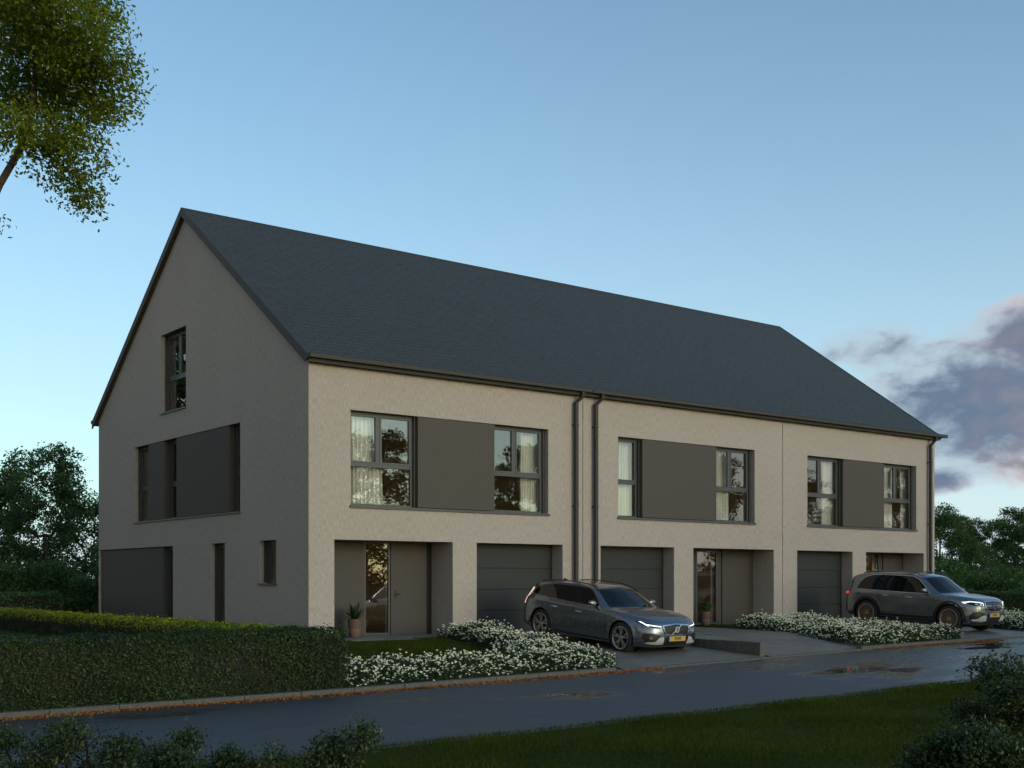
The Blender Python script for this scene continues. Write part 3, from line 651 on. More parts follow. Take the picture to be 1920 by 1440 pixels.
def hedge(x0, x1, y0, y1, z0, z1, label, dens=1500, size=.045, faces='NSEWT', seed=1, mat='leaf_hedge', cat='hedge', lit_top=.12):
    rs = np.random.RandomState(seed)
    P, N = boxpts(x0, x1, y0, y1, z0, z1, dens, rs, faces)
    # round the top edges, lumpy surface, thickness
    n = len(P); P = P+N*(wob(P, 1.9, seed)*.035+wob(P, 6.5, seed)*.028+wob(P, 17, seed)*.012)[:, None]+N*(rs.rand(n, 1)**2*-.14+.02)
    stray = rs.rand(n) < .03; P[stray] += N[stray]*rs.uniform(.02, .09, (stray.sum(), 1))
    NN = N*1.0+rs.normal(size=(n, 3))*.55+np.array([0, 0, .35])
    V, F = leaves(P, NN, size*rs.uniform(.6, 1.35, n), rs, .55)
    lit = (P[:, 2] > z1-.12-.12*rs.rand(n)) & (rs.rand(n) < lit_top)  # top leaves that get the painted-in light colour
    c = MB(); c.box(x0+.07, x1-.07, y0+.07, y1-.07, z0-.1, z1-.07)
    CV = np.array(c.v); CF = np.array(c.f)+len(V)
    me = np_mesh('hedge', np.concatenate([V, CV]), np.concatenate([F, CF]), np.concatenate([lit*2.0, np.ones(6)]))
    o = link('hedge', me, [M[mat], M['core'], M['leaf_lit']], loc=((x0+x1)/2, (y0+y1)/2, z0)); tag(o, label, cat); return o
hedge(-26, -3.05, -7.02, -6.05, -.60, .54, 'long clipped hedge directly behind the kerb at the road', 2300, .043, 'STE', 11, lit_top=0)
hedge(-3.95, -3.05, -6.02, 14.5, -.5, .54, 'clipped hedge running back alongside the gable wall', 1700, .046, 'WTEN', 12, lit_top=.85)
hedge(-40, -.6, 16.0, 16.9, -.2, .94, 'dark distant hedge behind the left rear corner of the houses', 420, .085, 'ST', 13, 'leaf_far', lit_top=0)
hedge(26.0, 26.9, -5.6, 16, -.4, .98, 'dark hedge right of the parked SUV', 700, .07, 'WTS', 14, 'leaf_far', lit_top=0)

def inpoly(x, y, poly):
    ins = np.zeros(len(x), bool); n = len(poly); j = n-1
    for i in range(n):
        xi, yi = poly[i]; xj, yj = poly[j]
        c = ((yi > y) != (yj > y)) & (x < (xj-xi)*(y-yi)/(yj-yi+1e-12)+xi); ins ^= c; j = i
    return ins
def dist_edge(x, y, poly):
    d = np.full(len(x), 1e9); n = len(poly)
    for i in range(n):
        a = np.array(poly[i]); b = np.array(poly[(i+1) % n]); ab = b-a; t = np.clip(((x-a[0])*ab[0]+(y-a[1])*ab[1])/(ab@ab), 0, 1)
        d = np.minimum(d, np.hypot(x-a[0]-t*ab[0], y-a[1]-t*ab[1]))
    return d
def flower_bed(poly, label, seed, height=.44, dl=2800, df=150):
    rs = np.random.RandomState(seed); A = np.array(poly); lo, hi = A.min(0), A.max(0); area = (hi-lo).prod()
    def pts(d):
        n = int(area*d); x = rs.uniform(lo[0], hi[0], n); y = rs.uniform(lo[1], hi[1], n); k = inpoly(x, y, poly); return x[k], y[k]
    lump = lambda x, y: .74+.16*np.sin(x*3.1+seed)*np.sin(y*2.7+1)+.12*np.sin(x*7.3+y*5.1)
    def top(x, y): e = np.clip(dist_edge(x, y, poly)/.28, 0, 1); return H(x, y)+height*lump(x, y)*(.35+.65*np.sqrt(e))
    x, y = pts(dl); n = len(x); t = rs.rand(n)**.6; z = H(x, y)+(top(x, y)-H(x, y))*t
    P = np.stack([x+rs.normal(size=n)*.03, y+rs.normal(size=n)*.03, z], 1)
    N = rs.normal(size=(n, 3))+np.array([0, 0, .5]); V1, F1 = leaves(P, N, rs.uniform(.035, .075, n), rs, .33)
    # flower heads: clusters of small white petals
    x, y = pts(df*1.0); n = len(x); z = top(x, y)*1.0+rs.uniform(-.05, .05, n); st = rs.rand(n) < .10; z[st] += rs.uniform(.03, .11, st.sum())
    # side flowers lower down on the fringe
    C = np.stack([x, y, z], 1); xs, ys = pts(df*.9); k = dist_edge(xs, ys, poly) < .3; xs, ys = xs[k], ys[k]
    C2 = np.stack([xs, ys, H(xs, ys)+(top(xs, ys)-H(xs, ys))*rs.uniform(.3, .95, len(xs))], 1); C = np.concatenate([C, C2]); n = len(C)
    k = 6; Pf = (C[:, None, :]+rs.normal(size=(n, k, 3))*np.array([.010, .010, .005])).reshape(-1, 3)
    Nf = rs.normal(size=(n*k, 3))*.5+np.array([0, -.6, .8]); V2, F2 = leaves(Pf, Nf, rs.uniform(.024, .036, n*k), rs, .85)
    # stems
    S = C[:, None, :]+np.array([[-.002, 0, 0], [.002, 0, 0], [.002, 0, -.22], [-.002, 0, -.22]])[None]
    V3 = S.reshape(-1, 3); F3 = np.arange(n*4).reshape(n, 4)
    V = np.concatenate([V1, V2, V3]); F = np.concatenate([F1, F2+len(V1), F3+len(V1)+len(V2)])
    mi = np.concatenate([np.zeros(len(F1)), np.ones(len(F2)), np.zeros(len(F3))])
    c = A.mean(0)
    o = link('flower_bed', np_mesh('flower_bed', V, F, mi), [M['leaf_bed'], M['flower']], loc=(c[0], c[1], float(H(c[0], c[1])))); tag(o, label, 'flower bed', kind='stuff')
    # soil
    sm = MB(); g = .25; xs = np.arange(lo[0], hi[0], g); ys = np.arange(lo[1], hi[1], g)
    for a in xs:
        for b in ys:
            if inpoly(np.array([a+g/2]), np.array([b+g/2]), poly)[0]:
                q = [(a, b), (a+g, b), (a+g, b+g), (a, b+g)]; sm.add([(u, v, float(H(u, v))+.004) for u, v in q], [(0, 1, 2, 3)])
    tag(sm.build('soil', M['soil']), 'dark bare soil under the '+label.split(' ', 1)[1][:40].rsplit(' ', 1)[0] if False else 'dark planting soil of a front garden bed', 'soil', kind='structure')
flower_bed([(3.05, -.75), (4.38, -.45), (4.2, -2.5), (3.75, -4.6), (3.25, -7.02), (-3.0, -7.02), (-3.0, -5.75), (1.6, -5.75), (2.35, -4.3), (2.85, -2.6)], 'L-shaped bed of white flowers left of the estate car', 3)
flower_bed([(12.75, -1.6), (17.2, -1.2), (15.6, -2.6), (15.6, -7.02), (11.25, -7.02), (11.6, -5.2), (12.3, -3.4)], 'bed of white flowers between the forecourt and the SUV', 4)
flower_bed([(20.95, -1.6), (25.6, -1.6), (25.6, -7.0), (20.95, -7.0)], 'bed of white flowers at the right edge beyond the SUV', 5)

# grass blades (lawn in front of the first entrance, foreground verge)
def grass(name, poly, dens, h, label, seed, zf=H):
    rs = np.random.RandomState(seed); A = np.array(poly); lo, hi = A.min(0), A.max(0); n = int((hi-lo).prod()*dens)
    x = rs.uniform(lo[0], hi[0], n); y = rs.uniform(lo[1], hi[1], n); k = inpoly(x, y, poly); x, y = x[k], y[k]; n = len(x); z = zf(x, y)-.004
    a = rs.uniform(0, 2*np.pi, n); w = rs.uniform(.003, .006, n); hh = h*rs.uniform(.5, 1.3, n)*(.8+.4*np.sin(x*2.1)*np.sin(y*1.7)); lean = rs.normal(size=(n, 2))*.4
    c, s = np.cos(a), np.sin(a)
    v = np.stack([np.stack([x-c*w, y-s*w, z], 1), np.stack([x+c*w, y+s*w, z], 1), np.stack([x+lean[:, 0]*hh, y+lean[:, 1]*hh, z+hh], 1)], 1).reshape(-1, 3)
    o = link(name, np_mesh(name, v, np.arange(n*3).reshape(n, 3)), M['blade']); tag(o, label, 'grass', kind='stuff'); return o
grass('grass', [(-15.5, -13.15), (10.5, -13.15), (13, -15), (3, -19.5), (-10, -20), (-15.5, -19)], 1500, .055, 'dark grass of the verge in the foreground', 21)
grass('grass', [(-3.0, -5.7), (1.7, -5.7), (2.6, -3.6), (3.0, -.9), (2.3, -.75), (2.1, -1.3), (.6, -.95), (-3, -.95)], 2200, .035, 'small lawn in front of the leftmost entrance', 22)

# fallen leaves in the gutter along the kerb
def litter(x0, x1, seed, dens, label):
    rs = np.random.RandomState(seed); n = int((x1-x0)*dens); x = rs.uniform(x0, x1, n); yo = np.abs(rs.normal(size=n))*(.06+.08*np.clip((x+6)/5, 0, 1))*(1+.4*np.sin(x*1.3)); y = -7.26-yo
    z = zr(x)+rs.uniform(.004, .03, n)*np.exp(-yo/.1); P = np.stack([x, y, z], 1)
    V, F = leaves(P, rs.normal(size=(n, 3))*.5+np.array([0, 0, 1]), rs.uniform(.035, .07, n), rs, .6)
    tag(link('fallen_leaves', np_mesh('fallen_leaves', V, F), M['litter']), label, 'leaves', kind='stuff')
litter(-14, 4.3, 31, 380, 'strip of orange fallen leaves along the kerb below the hedge and first flower bed')
litter(11.4, 17.0, 32, 380, 'strip of orange fallen leaves along the kerb by the forecourt flower bed')

# trees ----------------------------------------------------------------
def gen_tree(seed, trunk, lobes, natt, nleaf, leafsize, spread=.32, rtip=.006, up=.5, gapf=4.5):
    """trunk: list of points; lobes: (x,y,z,r). returns (branch MB, leafV, leafF)"""
    rs = np.random.RandomState(seed)
    nodes = [np.array(p, float) for p in trunk]; par = [-1]+list(range(len(trunk)-1))
    L = np.array(lobes, float); w = L[:, 3]**2.2*(L[:, 4] if L.shape[1] > 4 else 1); w /= w.sum()
    at = []
    for k in rs.choice(len(L), natt, p=w):
        for _ in range(6):
            d = rs.normal(size=3); d /= np.linalg.norm(d); r = L[k, 3]*rs.rand()**.42; q = L[k, :3]+d*r*np.array([1, 1, .85])
            g = math.sin(q[0]*gapf+seed)*math.sin(q[1]*gapf*1.1+1)+math.sin(q[2]*gapf*1.25+q[0]*gapf*.5+seed)*.8
            if g > -.15: break
        at.append(q)
    at = np.array(at); base = np.array(trunk[-1]); at = at[np.argsort(np.linalg.norm(at-base, axis=1))]
    plen = [0.0]
    for i in range(1, len(nodes)): plen.append(plen[-1]+np.linalg.norm(nodes[i]-nodes[i-1])*.3)
    first = max(1, len(trunk)//3); tips = []
    for a in at:
        N = np.array(nodes); d = np.linalg.norm(N-a, axis=1); cost = d+np.array(plen)*.18+np.clip(N[:, 2]-a[2], 0, 9)*.5; cost[:first] += 50
        j = int(np.argmin(cost)); p0 = nodes[j]; dist = d[j]; st = max(1, min(4, int(dist/.35))); prev = j
        sag = rs.normal(size=3)*dist*.09+np.array([0, 0, -dist*.08])
        for s in range(1, st+1):
            t = s/st; q = p0+(a-p0)*t+sag*math.sin(math.pi*t); nodes.append(q); par.append(prev); plen.append(plen[prev]+np.linalg.norm(q-nodes[prev])); prev = len(nodes)-1
        tips.append(prev)
    cnt = np.zeros(len(nodes)); cnt[tips] += 1
    for i in range(len(nodes)-1, 0, -1): cnt[par[i]] += cnt[i]
    R = rtip*np.maximum(cnt, 1)**.46
    V = []; F = []; b = 0
    for i in range(1, len(nodes)):
        p, q = nodes[par[i]], nodes[i]; t = q-p; l = np.linalg.norm(t)
        if l < 1e-5: continue
        t /= l; ref = np.array([0, 0, 1.]) if abs(t[2]) < .9 else np.array([1., 0, 0]); u = np.cross(t, ref); u /= np.linalg.norm(u); v = np.cross(t, u)
        n = 8 if R[i] > .04 else 4; r0 = R[par[i]] if i < len(trunk) else min(R[par[i]], R[i]*1.25); r1 = R[i]
        for (c, r) in ((p, r0), (q, r1)):
            for k in range(n): an = k*2*math.pi/n; V.append(c+(u*math.cos(an)+v*math.sin(an))*r)
        for k in range(n): F.append((b+k, b+(k+1) % n, b+n+(k+1) % n, b+n+k))
        b += 2*n
    V = np.array(V); F = np.array(F)
    T = np.array([nodes[i] for i in tips]); P = np.repeat(T, nleaf, 0); n = len(P)
    off = rs.normal(size=(n, 3)); off /= np.linalg.norm(off, axis=1, keepdims=True); P = P+off*(rs.rand(n, 1)**.6)*spread*np.array([1.1, 1.1, .75])
    N = rs.normal(size=(n, 3))*.8+np.array([0, 0, up])+off*.3
    LV, LF = leaves(P, N, leafsize*rs.uniform(.6, 1.3, n), rs, .5, .5)
    return (V, F), (LV, LF)
def put_tree(name, g, label, cat, loc=(0, 0, 0), leafmat='leaf_tree', rot=0, sc=1, group=None, src=None, bark='bark'):
    root = thing(name, label, cat, loc, (0, 0, rot), group); root.scale = (sc, sc, sc)
    if src is None:
        (V, F), (LV, LF) = g
        a = link('trunk', np_mesh('trunk', V, F), M[bark], root, smooth=True, local=True); b = link('crown', np_mesh('crown', LV, LF), M[leafmat], root, local=True)
    else:
        for ch in src.children:
            c = ch.copy(); COL.objects.link(c); c.parent = root
    return root

def cam_pt(px, py, d):
    r = (px-960)/2243.22*d; return np.array([CAM[0]+d*math.sin(YAW)+r*math.cos(YAW), CAM[1]+d*math.cos(YAW)-r*math.sin(YAW), CAM[2]-(py-1087.61)/2243.22*d])
# large tree whose crown reaches in at the left
D = 14.0
lob = []
for (px, py, r, dd) in ((-60, -160, 250, 0), (110, 60, 125, -.4), (185, 175, 84, .2), (95, 190, 120, .8), (120, 290, 78, 0), (138, 372, 46, .1), (10, 90, 150, 1.0), (180, 30, 66, .5),
                        (-190, 180, 210, .3), (-15, 408, 26, 0), (205, 100, 58, -.3), (40, -40, 150, -1), (-330, -60, 240, .5), (60, 240, 70, -.5)):
    c = cam_pt(px, py, D+dd); lob.append((*c, r/2243.22*D, .22 if px < -50 else (.5 if py < -30 else 1.0)))
base = cam_pt(-170, 1087, D); base[2] = -.5
trk = [tuple(base)]+[tuple(cam_pt(a, b, D+c)) for a, b, c in ((-165, 900, 0), (-140, 700, 0), (-95, 560, 0), (-45, 450, .0), (0, 345, 0), (45, 268, .1), (62, 200, .1), (70, 90, .1), (40, -60, 0))]
root_loc = Vector(base)
def shift_g(g, loc):
    l = np.array(loc); return ((g[0][0]-l, g[0][1]), (g[1][0]-l, g[1][1]))
g = gen_tree(5, trk, lob, 2200, 21, .060, .24, .0012, .6)
put_tree('broadleaf_tree', shift_g(g, base), 'large broadleaf tree whose green crown hangs in at the top left', 'tree', tuple(base))

# background trees -------------------------------------------------------
protos = []
for k, (seed, hgt, rad) in enumerate(((41, 7.8, 2.9), (42, 7.0, 2.6), (43, 6.2, 2.8))):
    rs = np.random.RandomState(seed); lb = []
    for q in range(22):
        a = q*2.4+rs.uniform(-.4, .4); zz = .16+.77*q/21; rr = rad*(1-abs(zz-.45)*1.15)*rs.uniform(.4, .85); lb.append((rr*math.cos(a), rr*math.sin(a), hgt*zz, rs.uniform(.6, 1.0)*rad*.36))
    tk = [(0, 0, -.3), (.05, 0, hgt*.12), (.12, .05, hgt*.22), (.0, .1, hgt*.34), (-.08, .05, hgt*.45)]
    protos.append(gen_tree(seed, tk, lb, 800, 22, .155, .36, .005, .4, 3.4))
used = [None]*3
LABT = {}
def bgtree(k, px, d, ztop_px, label, name='background_tree', rot=0, cat='tree', group='trees behind the gardens'):
    p = cam_pt(px, 1087, d); hgt = (7.8, 7.0, 6.2)[k]; need = 1.39+(1087-ztop_px)/2243.22*d; sc = need/(hgt*.985)
    r = put_tree(name, protos[k], label, cat, (p[0], p[1], 0), 'leaf_far', rot, sc, group, used[k])
    if used[k] is None: used[k] = r
    return r
bgtree(0, 88, 52, 832, 'tallest dark tree behind the left hedge', rot=.5)
bgtree(1, 8, 56, 884, 'dark tree at the left picture edge behind the hedges', rot=1.2)
bgtree(2, 160, 58, 925, 'smaller dark tree close to the left rear corner of the houses', rot=2.2)
bgtree(1, -70, 55, 860, 'dark tree partly cut by the left picture edge', rot=3)
bgtree(2, 1765, 66, 953, 'dark green tree just right of the last downpipe', rot=.3)
bgtree(1, 1800, 70, 968, 'rounded dark tree above the windscreen of the SUV', rot=2.9)
bgtree(0, 1862, 68, 968, 'leafy dark tree above the bonnet of the SUV', rot=4.0)
bgtree(1, 1905, 72, 955, 'tall dark tree at the right picture edge', rot=5.1)
bgtree(2, 1955, 66, 962, 'dark tree cut by the right picture edge', rot=1.0)
bgtree(2, 1830, 62, 1015, 'low bushy tree in the gap beside the SUV', rot=3.3)
for (k, x, y, sc, rot, lab) in ((0, -15.5, 7, 1.0, 0, 'tree left of the gable mirrored in the gable panes'), (1, -9, 27, 1.85, 3, 'tall tree behind the houses mirrored in the gable window'), (1, -19, 14, 1.3, 1, 'tree further back left of the gable'), (2, -12.5, 1, 1.15, 2, 'unseen round tree added beside the long hedge to shade the gable'), (0, -13, 13, 1.2, 4, 'unseen tall tree added behind the side garden to shade the gable')):  # last two are out of view, added to darken the gable
    put_tree('background_tree', protos[k], lab, 'tree', (x, y, -.3), 'leaf_far', rot, sc, 'trees mirrored in the windows', used[k])
# low shrubs under the left and right trees
def shrub(px, d, ztop_px, rad, label, seed, name='shrub', mat='leaf_far', ls=.12, n=150, group=None, nl=26, zb=-.2, spread=.3, py=1087):
    rs = np.random.RandomState(seed); p = cam_pt(px, 1087, d); zg = zb; top = CAM[2]-(ztop_px-1087.61)/2243.22*d; h = top-zg
    lb = []
    for q in range(10):
        a = rs.uniform(0, 6.28); rr = rad*rs.uniform(.1, .85); zz = rs.uniform(.12, .82)-(rr/rad)*.10; lb.append((rr*math.cos(a), rr*math.sin(a), h*zz, min(rad, h)*rs.uniform(.22, .38)))
    tk = [(0, 0, -.1), (0, .02, h*.12), (.02, 0, h*.25), (0, 0, h*.45)]
    g = gen_tree(seed, tk, lb, n, nl, ls, spread, .0016, .4)
    return put_tree(name, g, label, 'bush', (p[0], p[1], zg), mat, group=group, bark='twig')
for j, (px, t, lab) in enumerate(((20, 1030, 'low dark shrub far left under the tall trees'), (95, 1040, 'low dark shrub below the tallest left tree'), (168, 1036, 'low dark shrub beside the left rear corner of the houses'))):
    shrub(px, 46, t, 2.2, lab, 60+j, n=300, ls=.13, spread=.5)
for j, (px, t, lab) in enumerate(((1790, 1050, 'low dark shrub behind the roof of the SUV'), (1850, 1058, 'low dark shrub behind the bonnet of the SUV'), (1912, 1048, 'low dark shrub by the right picture edge'))):
    shrub(px, 58, t, 2.6, lab, 70+j, n=200, ls=.15, spread=.6)
# trees across the road behind the camera, seen mirrored in the panes
for (k, x, y, sc, rot, lab) in ((0, 21, -31, 1.3, 0, 'tree across the road mirrored low in the leftmost upstairs panes'), (1, 31.5, -31, 1.4, 1, 'tall tree across the road mirrored in the panes left of the paired downpipes'),
                           (0, 49, -33, 1.4, 2, 'tall tree across the road mirrored in the panes over the middle entrance'), (2, 59, -33, 1.6, 3, 'tall tree across the road mirrored in the panes above the third garage'),
                           (0, 69, -32, 1.4, 4, 'tall tree across the road mirrored in the rightmost panes')):
    put_tree('background_tree', protos[k], lab, 'tree', (x, y, -.3), 'leaf_far', rot, sc, 'trees mirrored in the windows', used[k])

# foreground bushes ---------------------------------------------------------
for j, (px, d, t, rad, n, lab) in enumerate((
        (30, 9.6, 1345, .62, 150, 'dark leafy bush in the bottom left corner'), (165, 9.2, 1325, .50, 130, 'dark leafy bush second from the left in the foreground'),
        (330, 9.4, 1338, .52, 130, 'dark leafy bush below the road left of centre'), (460, 9.6, 1352, .48, 110, 'loose dark bush between its neighbours in the bottom left foreground'),
        (590, 9.4, 1318, .52, 150, 'dark leafy bush at the right end of the bottom left row'))):
    shrub(px, d, t, rad, lab, 80+j, 'foreground_bush', 'leaf_bush', .036, int(n*2.4), 'bushes in the foreground', 28, -.48, .13)
for j, (px, d, t, rad, n, lab) in enumerate((
        (1890, 9.6, 1200, .62, 260, 'tallest dark bush at the right picture edge'), (1800, 8.6, 1330, .42, 190, 'lower dark bush in the bottom right corner'),
        (1925, 8.4, 1300, .45, 160, 'dark bush cut by the bottom right corner'))):
    shrub(px, d, t, rad, lab, 90+j, 'foreground_bush', 'leaf_bush', .036, int(n*2.4), 'bushes in the foreground', 28, -.40, .13)

# potted plants ---------------------------------------------------------------
def potted(x, y, s, label, seed, spiky=True):
    t = thing('potted_plant', label, 'plant', (x, y, .012)); rs = np.random.RandomState(seed)
    p = MB(); p.lathe([(.0, 0), (.115*s, 0), (.128*s, .01), (.150*s, .20*s), (.146*s, .205*s), (.150*s, .21*s), (.160*s, .40*s), (.166*s, .42*s), (.150*s, .425*s), (.145*s, .39*s), (0, .39*s)], (x, y, .012), 28)
    p.build('pot', M['terracotta'], t, smooth=True)
    V = []; F = []
    n = 110 if spiky else 0
    for i in range(n):
        a = rs.uniform(0, 6.28); el = rs.uniform(.2, 1.4); L = rs.uniform(.36, .52)*s; w = rs.uniform(.012, .022); b = len(V)
        for k in range(5):
            u = k/4; r = L*u*math.cos(el); z = L*u*math.sin(el)-.28*L*u*u*math.cos(el); ww = w*(1-u)*(.5+u*1.6)+.001
            c = np.array([x+math.cos(a)*(r+.02), y+math.sin(a)*(r+.02), .43*s+z]); sd = np.array([-math.sin(a), math.cos(a), 0])*ww; V += [c-sd, c+sd]
        F += [(b+2*k, b+2*k+1, b+2*k+3, b+2*k+2) for k in range(4)]
    if spiky: link('foliage', np_mesh('foliage', np.array(V), np.array(F)), M['leaf_bed'], t)
    else:
        n = 700; c = rs.normal(size=(n, 3)); c /= np.linalg.norm(c, axis=1, keepdims=True); P = np.array([x, y, .43*s+.16*s])+c*rs.rand(n, 1)**.4*np.array([.24, .24, .20])*s
        V, F = leaves(P, c+rs.normal(size=(n, 3))*.5, rs.uniform(.03, .055, n), rs, .6); link('foliage', np_mesh('foliage', V, F), M['leaf_bed'], t)
        st = MB()
        for i in range(6): a = i; st.tube([(x, y, .40*s), (x+.1*math.cos(a)*s, y+.1*math.sin(a)*s, .6*s)], .006, 5)
        st.build('stem', M['bark'], t)
potted(1.40, .30, 1.04, 'terracotta pot with a spiky green plant by the leftmost entrance', 1)
potted(13.62, .30, 1.0, 'terracotta pot with a small round bush by the middle entrance', 2, False)

# ------------------------------------------------------------------ cars
def cr(P, n):
    """Catmull-Rom through rows of P (m,...), n samples per span"""
    m = len(P); Q = np.concatenate([2*P[:1]-P[1:2], P, 2*P[-1:]-P[-2:-1]]); out = []
    for i in range(m-1):
        p0, p1, p2, p3 = Q[i:i+4]
        for k in range(n):
            t = k/n; out.append(.5*((2*p1)+(-p0+p2)*t+(2*p0-5*p1+4*p2-p3)*t*t+(-p0+3*p1-3*p2+p3)*t**3))
    out.append(P[-1]); return np.array(out)
def net(P, nu, nv): return cr(cr(P, nu).swapaxes(0, 1), nv).swapaxes(0, 1)

def car(spec):
    root = thing(spec['name'], spec['label'], 'car', spec['loc'], spec['rot'])
    ORG[root.name] = Vector((0, 0, 0))      # parts are written in the car's own space (u = front to rear, v = side, w = up)
    def B(mb, name, mat, parent=None, **k): return mb.build(name, mat, parent or root, local=True, **k)
    A = np.array(spec['side'], float)       # rows x cols x 3
    T = np.array(spec['top'], float)
    SA = net(A.swapaxes(0, 1), 8, 5); ST = net(T, 8, 5)
    RW, CF, CR_, WR = spec['arch'], spec['front'], spec['rear'], spec['wr']
    verts = []; faces = []; mi = []
    def addgrid(S, arches):
        n, m = S.shape[:2]; G = S.copy(); keep = np.ones((n-1, m-1), bool)
        if arches:
            for cu in (CF, CR_):
                d = np.hypot(G[..., 0]-cu, G[..., 2]-WR); ins = (d < RW) & (np.abs(G[..., 1]) > .45)
                allin = ins[:-1, :-1] & ins[1:, :-1] & ins[1:, 1:] & ins[:-1, 1:]; keep &= ~allin
                dd = np.maximum(d, 1e-4)
                G[..., 0] = np.where(ins, cu+(G[..., 0]-cu)/dd*RW, G[..., 0]); G[..., 2] = np.where(ins, WR+(G[..., 2]-WR)/dd*RW, G[..., 2])
                fl = np.exp(-((d-RW)/.05)**2)*.016*(np.abs(G[..., 1]) > .5); G[..., 1] += fl
        b = len(verts)
        for s in (1, -1):
            b = len(verts); verts.extend([(p[0], p[1]*s, p[2]) for p in G.reshape(-1, 3)])
            for i in range(n-1):
                for j in range(m-1):
                    if keep[i, j]:
                        q = (b+i*m+j, b+(i+1)*m+j, b+(i+1)*m+j+1, b+i*m+j+1); faces.append(q if s > 0 else q[::-1])
    addgrid(SA, True); addgrid(ST, False)
    bm = bmesh.new(); bv = [bm.verts.new(v) for v in verts]
    for f in faces:
        try: bm.faces.new([bv[i] for i in f])
        except ValueError: pass
    bmesh.ops.remove_doubles(bm, verts=bm.verts, dist=.002); bmesh.ops.recalc_face_normals(bm, faces=bm.faces)
    bmesh.ops.smooth_vert(bm, verts=[v for v in bm.verts if not v.is_boundary], factor=.4, use_axis_x=True, use_axis_y=True, use_axis_z=True)
    bvh = BVHTree.FromBMesh(bm); me = bpy.data.meshes.new('body'); bm.to_mesh(me); bm.free()
    link('body', me, spec['paint'], root, smooth=True, local=True)
    # projected trim pieces
    def proj(name, poly, axis, mat, off=.004, cuts=5, parent=None, sides=(1, -1), th=0.0, label=None):
        """poly in (v,w) for axis 'F'/'R', (u,w) for 'S'; laid on the body surface"""
        res = []
        for s in sides:
            b2 = bmesh.new(); vs = []
            for p in poly:
                vs.append(b2.verts.new((0, p[0]*s, p[1]) if axis in 'FR' else (p[0], 0, p[1])))
            b2.faces.new(vs); bmesh.ops.triangulate(b2, faces=b2.faces[:])
            for _ in range(cuts): 
                es = [e for e in b2.edges if e.calc_length() > .045]
                if not es: break
                bmesh.ops.subdivide_edges(b2, edges=es, cuts=1, use_grid_fill=False); bmesh.ops.triangulate(b2, faces=b2.faces[:])
            for v in b2.verts:
                if axis == 'F': o, d = Vector((-2, v.co.y, v.co.z)), Vector((1, 0, 0))
                elif axis == 'R': o, d = Vector((7, v.co.y, v.co.z)), Vector((-1, 0, 0))
                else: o, d = Vector((v.co.x, 2*s, v.co.z)), Vector((0, -s, 0))
                hit = bvh.ray_cast(o, d)
                if hit[0] is None or (hit[3] > 4.2 and axis != 'S'): 
                    nr = bvh.find_nearest(Vector((v.co.x, s*.8, v.co.z)) if axis == 'S' else Vector((.3 if axis == 'F' else 4.4, v.co.y, v.co.z))); v.co = nr[0]-d*off
                else: v.co = hit[0]-d*off
            bmesh.ops.recalc_face_normals(b2, faces=b2.faces)
            c = sum((f.normal.dot(-d)*f.calc_area() for f in b2.faces), 0.0)
            if c < 0: bmesh.ops.reverse_faces(b2, faces=b2.faces)
            m2 = bpy.data.meshes.new(name); b2.to_mesh(m2); b2.free()
            o2 = link(name, m2, mat, parent or root, smooth=True, local=True); res.append(o2)
            if th:
                md = o2.modifiers.new('thick', 'SOLIDIFY'); md.thickness = th; md.offset = 1
            if label: o2['label'] = label
        return res
    def strip(pts, w):       # closed polyline ribbon polygon -> outline polygon pieces
        out = []
        for (a, b) in zip(pts, pts[1:]):
            a, b = Vector(a), Vector(b); t = (b-a).normalized(); n = Vector((-t.y, t.x))*w/2; out.append([tuple(a-n), tuple(b-n), tuple(b+n), tuple(a+n)])
        return out
    def ribbon(name, pts, w, axis, mat, off=.006, sides=(1, -1), parent=None, th=0.0):
        for s in sides:
            b2 = bmesh.new(); segs = []
            pp = [Vector(p) for p in pts]; dense = []
            for a, b in zip(pp, pp[1:]):
                k = max(1, int((b-a).length/.03)); dense += [a+(b-a)*i/k for i in range(k)]
            dense.append(pp[-1]); L, R_ = [], []
            closed = (pp[0]-pp[-1]).length < 1e-4
            for i, p in enumerate(dense):
                n0 = dense[i-1] if i > 0 else (dense[-2] if closed else p); n1 = dense[i+1] if i < len(dense)-1 else (dense[1] if closed else p)
                t = (n1-n0).normalized(); nn = Vector((-t.y, t.x))*w/2; L.append(p+nn); R_.append(p-nn)
            V = []
            for side_ in (L, R_):
                for q in side_:
                    if axis == 'F': o, d = Vector((-2, q.x*s, q.y)), Vector((1, 0, 0))
                    elif axis == 'R': o, d = Vector((7, q.x*s, q.y)), Vector((-1, 0, 0))
                    else: o, d = Vector((q.x, 2*s, q.y)), Vector((0, -s, 0))
                    h = bvh.ray_cast(o, d)
                    if h[0] is None: h = bvh.find_nearest(Vector((q.x, s*.8, q.y)) if axis == 'S' else Vector((.3 if axis == 'F' else 4.4, q.x*s, q.y)))
                    V.append(h[0]-d*off)
            n = len(dense); m2 = MB(); m2.add(V, [(i, i+1, n+i+1, n+i) for i in range(n-1)]); o2 = m2.build(name, mat, parent or root, local=True)
            if th: md = o2.modifiers.new('thick', 'SOLIDIFY'); md.thickness = th; md.offset = 0
